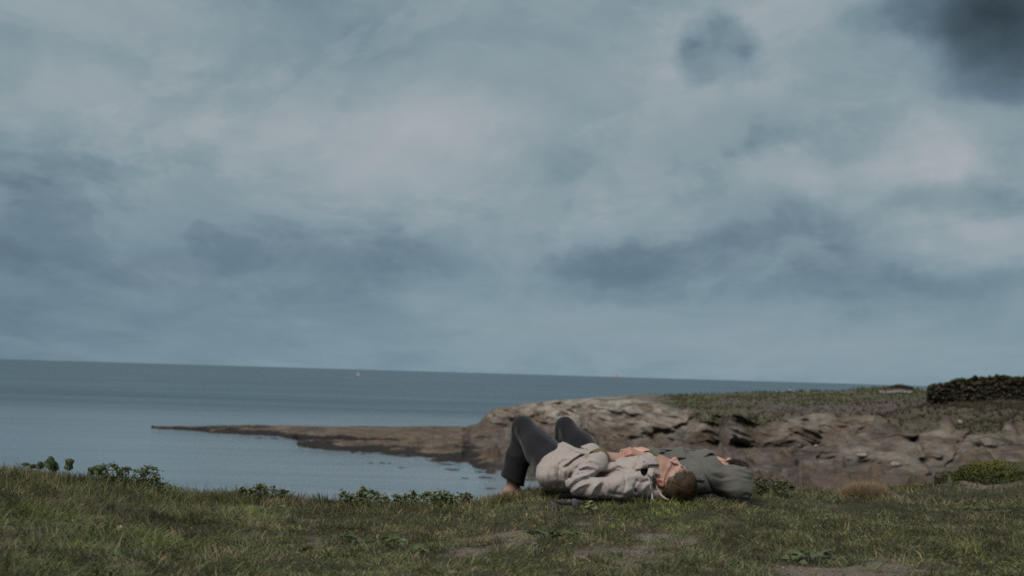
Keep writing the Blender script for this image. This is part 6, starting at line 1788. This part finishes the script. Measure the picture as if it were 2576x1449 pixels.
# ---------------------------------------------------------------- dry tussock
def tussock():
    r = np.random.default_rng(12)
    c = W(2172, 1240, 8.8); c[2] = gz(c) - .01
    o = empty('dry_grass_tussock', c, 'straw coloured dry grass tussock on the skyline at right', 'grass tuft')
    n = 5200
    an = r.uniform(0, 6.28, n); q = np.sqrt(r.random(n))
    P = c + np.stack([np.cos(an) * q * .13, np.sin(an) * q * .10, 0 * q], 1)
    P[:, 2] = ground(P[:, 0], P[:, 1]) - .005
    dome = np.sqrt(np.maximum(.02, 1 - (q * .8) ** 2))
    V, a, b = blades(P, (.115 * dome + .012) * r.uniform(.75, 1.15, n), np.full(n, .0011), np.clip(q * .7 + r.normal(0, .35, n), 0, 1.3), an + r.normal(0, .8, n), r.uniform(.2, 1.3, n), r)
    cc = np.array([.34, .245, .155]) * r.uniform(.45, 1.35, (n, 1)) 
    tag(mesh_np('dry_blades', V, [a, b], M_grass, parent=o, smooth=False, col=np.repeat(cc, BV, 0)), kind='stuff')
    Vd, Fd = [], []
    m_ = plain('thatch', (.11, .07, .04), .95, .1, .4, 60)
    t = np.linspace(0, 2 * np.pi, 20)[:-1]
    R_ = []
    for k in range(6):
        f_ = k / 5
        R_.append(np.stack([c[0] + .13 * np.cos(t) * math.cos(f_ * 1.45), c[1] + .10 * np.sin(t) * math.cos(f_ * 1.45), c[2] + .055 * math.sin(f_ * 1.45) + 0 * t], 1))
    V = np.vstack(R_); nn = len(t)
    F_ = np.array([[i * nn + j, i * nn + (j + 1) % nn, (i + 1) * nn + (j + 1) % nn, (i + 1) * nn + j] for i in range(5) for j in range(nn)])
    mesh_np('thatch', V, F_, m_, parent=o)
tussock()

# ---------------------------------------------------------------- gorse on the bank at the right
def bush(name, label, c, rx, ry, rz, n, ls, colr, seed, cat='bush', group=None, flatten=0.3, core=(.02, .022, .012), boxy=False, twigs=60):
    r = np.random.default_rng(seed)
    o = empty(name, c, label, cat, group)
    d = r.normal(0, 1, (n, 3)); d /= np.linalg.norm(d, axis=1)[:, None]; d[:, 2] = np.abs(d[:, 2]) * 1.0 - flatten * .2
    if boxy:
        e = 4.0; s_ = (np.abs(d) ** e).sum(1) ** (-1 / e); d = d * s_[:, None]
    rad = r.uniform(.72, 1.0, n) * (.80 + .42 * fbm(d[:, 0] * 2.2 * rx / rz * .5 + seed, d[:, 1] * 2.2, d[:, 2] * 2.2, 3))
    P = np.array(c) + d * rad[:, None] * [rx, ry, rz]
    s_ = (ls * r.uniform(.5, 1.4, n))[:, None]
    a1_ = r.normal(0, 1, (n, 3)); a1_ /= np.linalg.norm(a1_, axis=1)[:, None]
    a2_ = np.cross(a1_, r.normal(0, 1, (n, 3))); a2_ /= np.linalg.norm(a2_, axis=1)[:, None]
    V = np.stack([P - a1_ * s_, P + a2_ * s_ * .45, P + a1_ * s_, P - a2_ * s_ * .45], 1).reshape(-1, 3)
    t = np.clip(fbm(P[:, 0] * 3 / rx * .8, P[:, 1] * 2 / ry, P[:, 2] * 2 / rz, 3) + r.normal(0, .16, n), 0, 1)[:, None]
    t = sstep(.3, .7, t)
    cc = np.array(colr[0]) * (1 - t) + np.array(colr[1]) * t
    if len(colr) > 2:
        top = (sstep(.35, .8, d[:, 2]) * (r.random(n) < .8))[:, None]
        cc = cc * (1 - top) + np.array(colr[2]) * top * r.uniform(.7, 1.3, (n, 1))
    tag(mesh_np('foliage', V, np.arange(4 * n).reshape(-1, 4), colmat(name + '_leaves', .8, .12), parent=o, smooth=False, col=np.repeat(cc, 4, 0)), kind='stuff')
    # dense woody inside
    k_, n_ = 10, 22
    T_, PH = np.meshgrid(np.linspace(0, 2 * np.pi, n_, endpoint=False), np.linspace(.02, np.pi / 2 + .35, k_))
    dd = np.stack([np.cos(T_) * np.sin(PH), np.sin(T_) * np.sin(PH), np.cos(PH)], -1)
    if boxy: dd = dd * ((np.abs(dd) ** 4).sum(-1) ** (-.25))[..., None]
    rr_ = .66 * (.85 + .3 * vnoise(dd[..., 0] * 3, dd[..., 1] * 3, dd[..., 2] * 3 + seed))
    V = (np.array(c) + dd * rr_[..., None] * [rx, ry, rz]).reshape(-1, 3)
    F_ = np.array([[i * n_ + j, i * n_ + (j + 1) % n_, (i + 1) * n_ + (j + 1) % n_, (i + 1) * n_ + j] for i in range(k_ - 1) for j in range(n_)])
    mesh_np('branches', V, F_, plain(name + '_wood', core, .95, .1, .5, 4), parent=o)
    return o
def onG(u, v, D, sink):
    c = W(u, v, D); c[2] = gz(c) - sink; return c
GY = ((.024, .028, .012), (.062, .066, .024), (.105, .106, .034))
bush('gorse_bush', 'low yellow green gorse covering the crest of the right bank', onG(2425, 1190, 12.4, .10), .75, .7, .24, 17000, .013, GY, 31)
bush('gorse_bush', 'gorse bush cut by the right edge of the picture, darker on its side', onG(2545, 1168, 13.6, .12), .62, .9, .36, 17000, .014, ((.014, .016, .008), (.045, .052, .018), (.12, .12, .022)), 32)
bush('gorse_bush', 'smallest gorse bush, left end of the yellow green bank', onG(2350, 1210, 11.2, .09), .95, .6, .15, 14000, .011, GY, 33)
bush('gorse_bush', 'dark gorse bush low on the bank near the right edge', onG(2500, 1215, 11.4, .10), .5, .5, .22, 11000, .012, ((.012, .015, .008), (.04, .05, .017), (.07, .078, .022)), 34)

# ================================================================== far hedge, boats, tarpaulin
hx = W(2480, 1000, 135); 
hl_ = W(2335, 999, 135)
rH = np.random.default_rng(77)
def hedge():
    r = rH
    top = [(2333, 976), (2345, 971), (2358, 968), (2366, 967), (2380, 963), (2398, 958), (2430, 953), (2461, 950), (2480, 949), (2507, 946), (2530, 948), (2560, 949), (2620, 945), (2760, 940)]
    bot = [(2333, 1000), (2400, 1004), (2480, 1008), (2576, 1012), (2760, 1020)]
    c0 = W(2470, 1004, 135)
    o = empty('hedge', c0, 'long dark clipped hedge on top of the headland at the right edge', 'hedge')
    n = 42000
    u = r.uniform(2334, 2750, n)
    t = r.random(n) ** .8
    dep = r.uniform(0, 1, n) ** 1.5 * 5.5
    tv = np.interp(u, [p_[0] for p_ in top], [p_[1] for p_ in top]) + (fbm(u * .11, 0 * u, 3.0, 4, .7) - .5) * 15
    bv = np.interp(u, [p_[0] for p_ in bot], [p_[1] for p_ in bot]) + 2
    ontop = r.random(n) < .35
    t = np.where(ontop, 1 - r.random(n) * .04, t); dep = np.where(ontop, r.uniform(0, 5.5, n), dep * .25)
    endf = r.random(n) < .06
    u = np.where(endf, 2334 + r.random(n) * 3, u); dep = np.where(endf, r.uniform(0, 5.5, n), dep)
    tv = np.interp(u, [p_[0] for p_ in top], [p_[1] for p_ in top]) + (fbm(u * .11, 0 * u, 3.0, 4, .7) - .5) * 15
    v = bv + (tv - bv) * t
    D0 = 135.0
    A_ = np.array([W(a, b, D0) for a, b in zip(u, v)])
    dd_ = dep + (fbm(u * .08, v * .2, 1.0, 3) - .5) * 1.0; A_[:, 0] *= 1 + dd_ / D0; A_[:, 1] += dd_; A_[:, 2] += dep * .006 * (A_[:, 2] > .5)
    s_ = (.13 * r.uniform(.4, 1.4, n))[:, None]
    a1_ = r.normal(0, 1, (n, 3)); a1_ /= np.linalg.norm(a1_, axis=1)[:, None]
    a2_ = np.cross(a1_, r.normal(0, 1, (n, 3))); a2_ /= np.linalg.norm(a2_, axis=1)[:, None]
    V = np.stack([A_ - a1_ * s_, A_ + a2_ * s_ * .5, A_ + a1_ * s_, A_ - a2_ * s_ * .5], 1).reshape(-1, 3)
    gtop = np.clip(sstep(.80, 1.0, t) * sstep(2350, 2400, u) * r.uniform(.5, 1.1, n), 0, 1)[:, None]
    cc = np.array([.060, .053, .036]) * r.uniform(.3, 1.9, (n, 1)) * (1 - gtop) + np.array([.05, .055, .018]) * gtop * r.uniform(.6, 1.4, (n, 1))
    tag(mesh_np('foliage', V, np.arange(4 * n).reshape(-1, 4), colmat('hedge_leaves', .9, .08), parent=o, smooth=False, col=np.repeat(cc, 4, 0)), kind='stuff')
    us = np.linspace(2336, 2750, 60)
    R0, R1, R2, R3 = [], [], [], []
    for q in us:
        tt = np.interp(q, [p_[0] for p_ in top], [p_[1] for p_ in top]) + 7; bb = np.interp(q, [p_[0] for p_ in bot], [p_[1] for p_ in bot]) + 3
        a = W(q, bb, 135); b = W(q, tt, 135)
        f1, f2 = 1 + .4 / 135, 1 + 5.2 / 135
        R0.append(a * [f1, f1, 1] + [0, 0, -.2]); R1.append(b * [f1, f1, 1]); R2.append(b * [f2, f2, 1]); R3.append(a * [f2, f2, 1] + [0, 0, -.2])
    V = np.array([R0, R1, R2, R3]).reshape(-1, 3)
    m_ = 60
    F_ = list(grid_faces(4, m_)) + [[0, m_, 2 * m_, 3 * m_]]
    mesh_np('branches', V, np.array(F_), plain('hedge_wood', (.02, .016, .012), .95, .1, .5, 3), parent=o)
hedge()
mnd = far_point(2266, 975)
bush('low_bush', 'small brown bush on the headland skyline left of the hedge', mnd + [0, 0, -.3], 1.9, 1.5, .75, 1600, .12, ((.035, .026, .018), (.06, .045, .028)), 44)
# gravel strip and blue tarpaulin
gp = [far_point(u, 986) for u in (2212, 2240, 2270, 2296)]
c = W(2268, 988, 148); 
tp = far_point(2268, 989)
rows = [[tp + np.array([x_, y_, .10 + .10 * vnoise(x_ * 3, y_ * 3, 2.0)]) for x_ in np.linspace(-.55, .55, 8)] for y_ in np.linspace(-.9, .9, 8)]
tag(mesh_np('blue_tarpaulin', *sheet(rows, .03), plain('blue_tarpaulin', (.07, .13, .19), .7, .3, .3, 2)), 'folded blue tarpaulin lying on the grass of the headland before the hedge', 'tarpaulin')
for dx, lb in ((.15, 'pale stone lying on the blue tarpaulin'), (.85, 'pale stone just right of the blue tarpaulin')):
    rock_obj('stone', tp + [dx, -.9 if dx < .5 else -.6, .16], (.16, .16, .13), M_st, 80 + int(dx * 10), lb, cat='stone')
xs_ = np.linspace(-3.6, 2.2, 14); ys_ = np.linspace(0, 1, 5)
rows = []
for q in ys_:
    row = []
    for x_ in xs_:
        w_ = 1.6 * math.sqrt(max(0, 1 - ((x_ + .7) / 3.1) ** 2)) + .1
        uu = 2252 + x_ / 5.8 * 84 + 10; pt = far_point(uu, 990 - 7 * q)
        row.append(pt + [0, 0, .10])
    rows.append(row)
V = np.array(rows).reshape(-1, 3)
tag(mesh_np('gravel_path', V, grid_faces(5, 14), plain('pale_gravel', (.17, .16, .16), .95, .1, .3, 3)), kind='structure')
for (u, v, w_, h_, lb) in [(2438, 1018, 20, 3.5, 'pale flat rock in the grass below the hedge'), (2414, 1061, 8, 6, 'tan boulder in the grass between hedge and near rocks'), (2170, 1024, 12, 2, 'flat tan rock among the pink flowers')]:
    c = far_point(u, v)
    rock_obj('flat_rock', c, (w_ / FPX * c[1] * .7, 1.2, h_ / FPX * c[1]), m_bld, int(u), lb, cat='rock')

M_white = plain('white_paint', (.50, .50, .52), .5, .4, .05, 1)
M_sail = plain('sailcloth', (.42, .42, .43), .8, .2, .05, 1)
def hull(c, L, Wd, H, n=9):
    rows = []
    for i in range(n):
        t = i / (n - 1); w_ = Wd / 2 * (math.sin(math.pi * min(1, t * .55 + .35)) ** .8) * (1 if t < .98 else .1)
        x_ = -L / 2 + L * t; sh_ = H * (1 + .25 * t * t)
        rows.append([c + np.array(q) for q in ((x_, -w_, sh_), (x_, -w_ * .8, H * .35), (x_, 0, -.25), (x_, w_ * .8, H * .35), (x_, w_, sh_), (x_, w_ * .5, sh_ * .98), (x_, 0, sh_), (x_, -w_ * .5, sh_ * .98), (x_, -w_, sh_))])
    V = np.array(rows).reshape(-1, 3)
    return V, grid_faces(n, 9)
b = WZ(900, 948.5, SEA_Z)
sb = empty('sailboat', b, 'small white sailboat far out on the water left of centre', 'sailboat')
mesh_np('hull', *hull(b, 5.2, 1.8, .7), M_white, parent=sb)
mesh_np('mast', *tube([b + [.3, 0, .6], b + [.15, 0, 6.2]], [.09, .05], 6), M_metal, parent=sb)
mesh_np('sail', *sheet([[b + np.array([.1 - 1.9 * s_ * (1 - t), .25 * math.sin(math.pi * s_) * (1 - t), 1.2 + 4.9 * t]) for s_ in np.linspace(0, 1, 5)] for t in np.linspace(0, .98, 7)], .03), M_sail, parent=sb)
mesh_np('jib', *sheet([[b + np.array([.4 + 1.7 * s_ * (1 - t), .15 * math.sin(math.pi * s_), 1.0 + 4.2 * t]) for s_ in np.linspace(0, 1, 5)] for t in np.linspace(0, .98, 7)], .03), M_sail, parent=sb)
b = WZ(1986, 985.5, SEA_Z)
mb = empty('motorboat', b, 'white motorboat with its wake just above the headland skyline', 'motorboat')
mesh_np('hull', *hull(b, 6.5, 2.2, 1.0), M_white, parent=mb)
mesh_np('cabin', *sheet([[b + np.array([-.8 + 1.9 * s_, -.7, .9 + 1.2 * t * (1 - .25 * s_)]) for s_ in np.linspace(0, 1, 4)] for t in np.linspace(0, 1, 3)], 1.2), M_white, parent=mb)
wk = []
rw = np.random.default_rng(6)
for i in range(60):
    t = rw.random(); p_ = b + np.array([-3.0 - 8 * t, rw.normal(0, .5 + 2 * t), .10 + rw.uniform(0, .5) * (1 - t)])
    V_, F_ = tube([p_ + [-.5, 0, 0], p_ + [.5, 0, 0]], [.06, .16], 5); wk.append((V_, F_))
tag(mesh_np('boat_wake', *join(wk), M_white), 'white foam trailing behind the motorboat', 'wake', kind='stuff')
b = WZ(1551, 954, SEA_Z)
bo = empty('channel_buoy', b, 'red channel buoy standing on the horizon right of centre', 'buoy')
M_red = plain('red_paint', (.35, .045, .06), .6, .3, .1, .2)
k = b[1] / FPX
mesh_np('float', *tube([b + [0, 0, -.5 * k], b + [0, 0, 1.5 * k]], [2.2 * k, 2.0 * k], 12), M_red, parent=bo)
mesh_np('tower', *tube([b + [0, 0, 1.5 * k], b + [0, 0, 6.5 * k], b + [0, 0, 9.0 * k]], [1.9 * k, 1.2 * k, .8 * k], 8), M_red, parent=bo)
mesh_np('topmark', *tube([b + [0, 0, 9.2 * k], b + [0, 0, 11 * k]], [1.1 * k, 1.1 * k], 8), M_red, parent=bo)
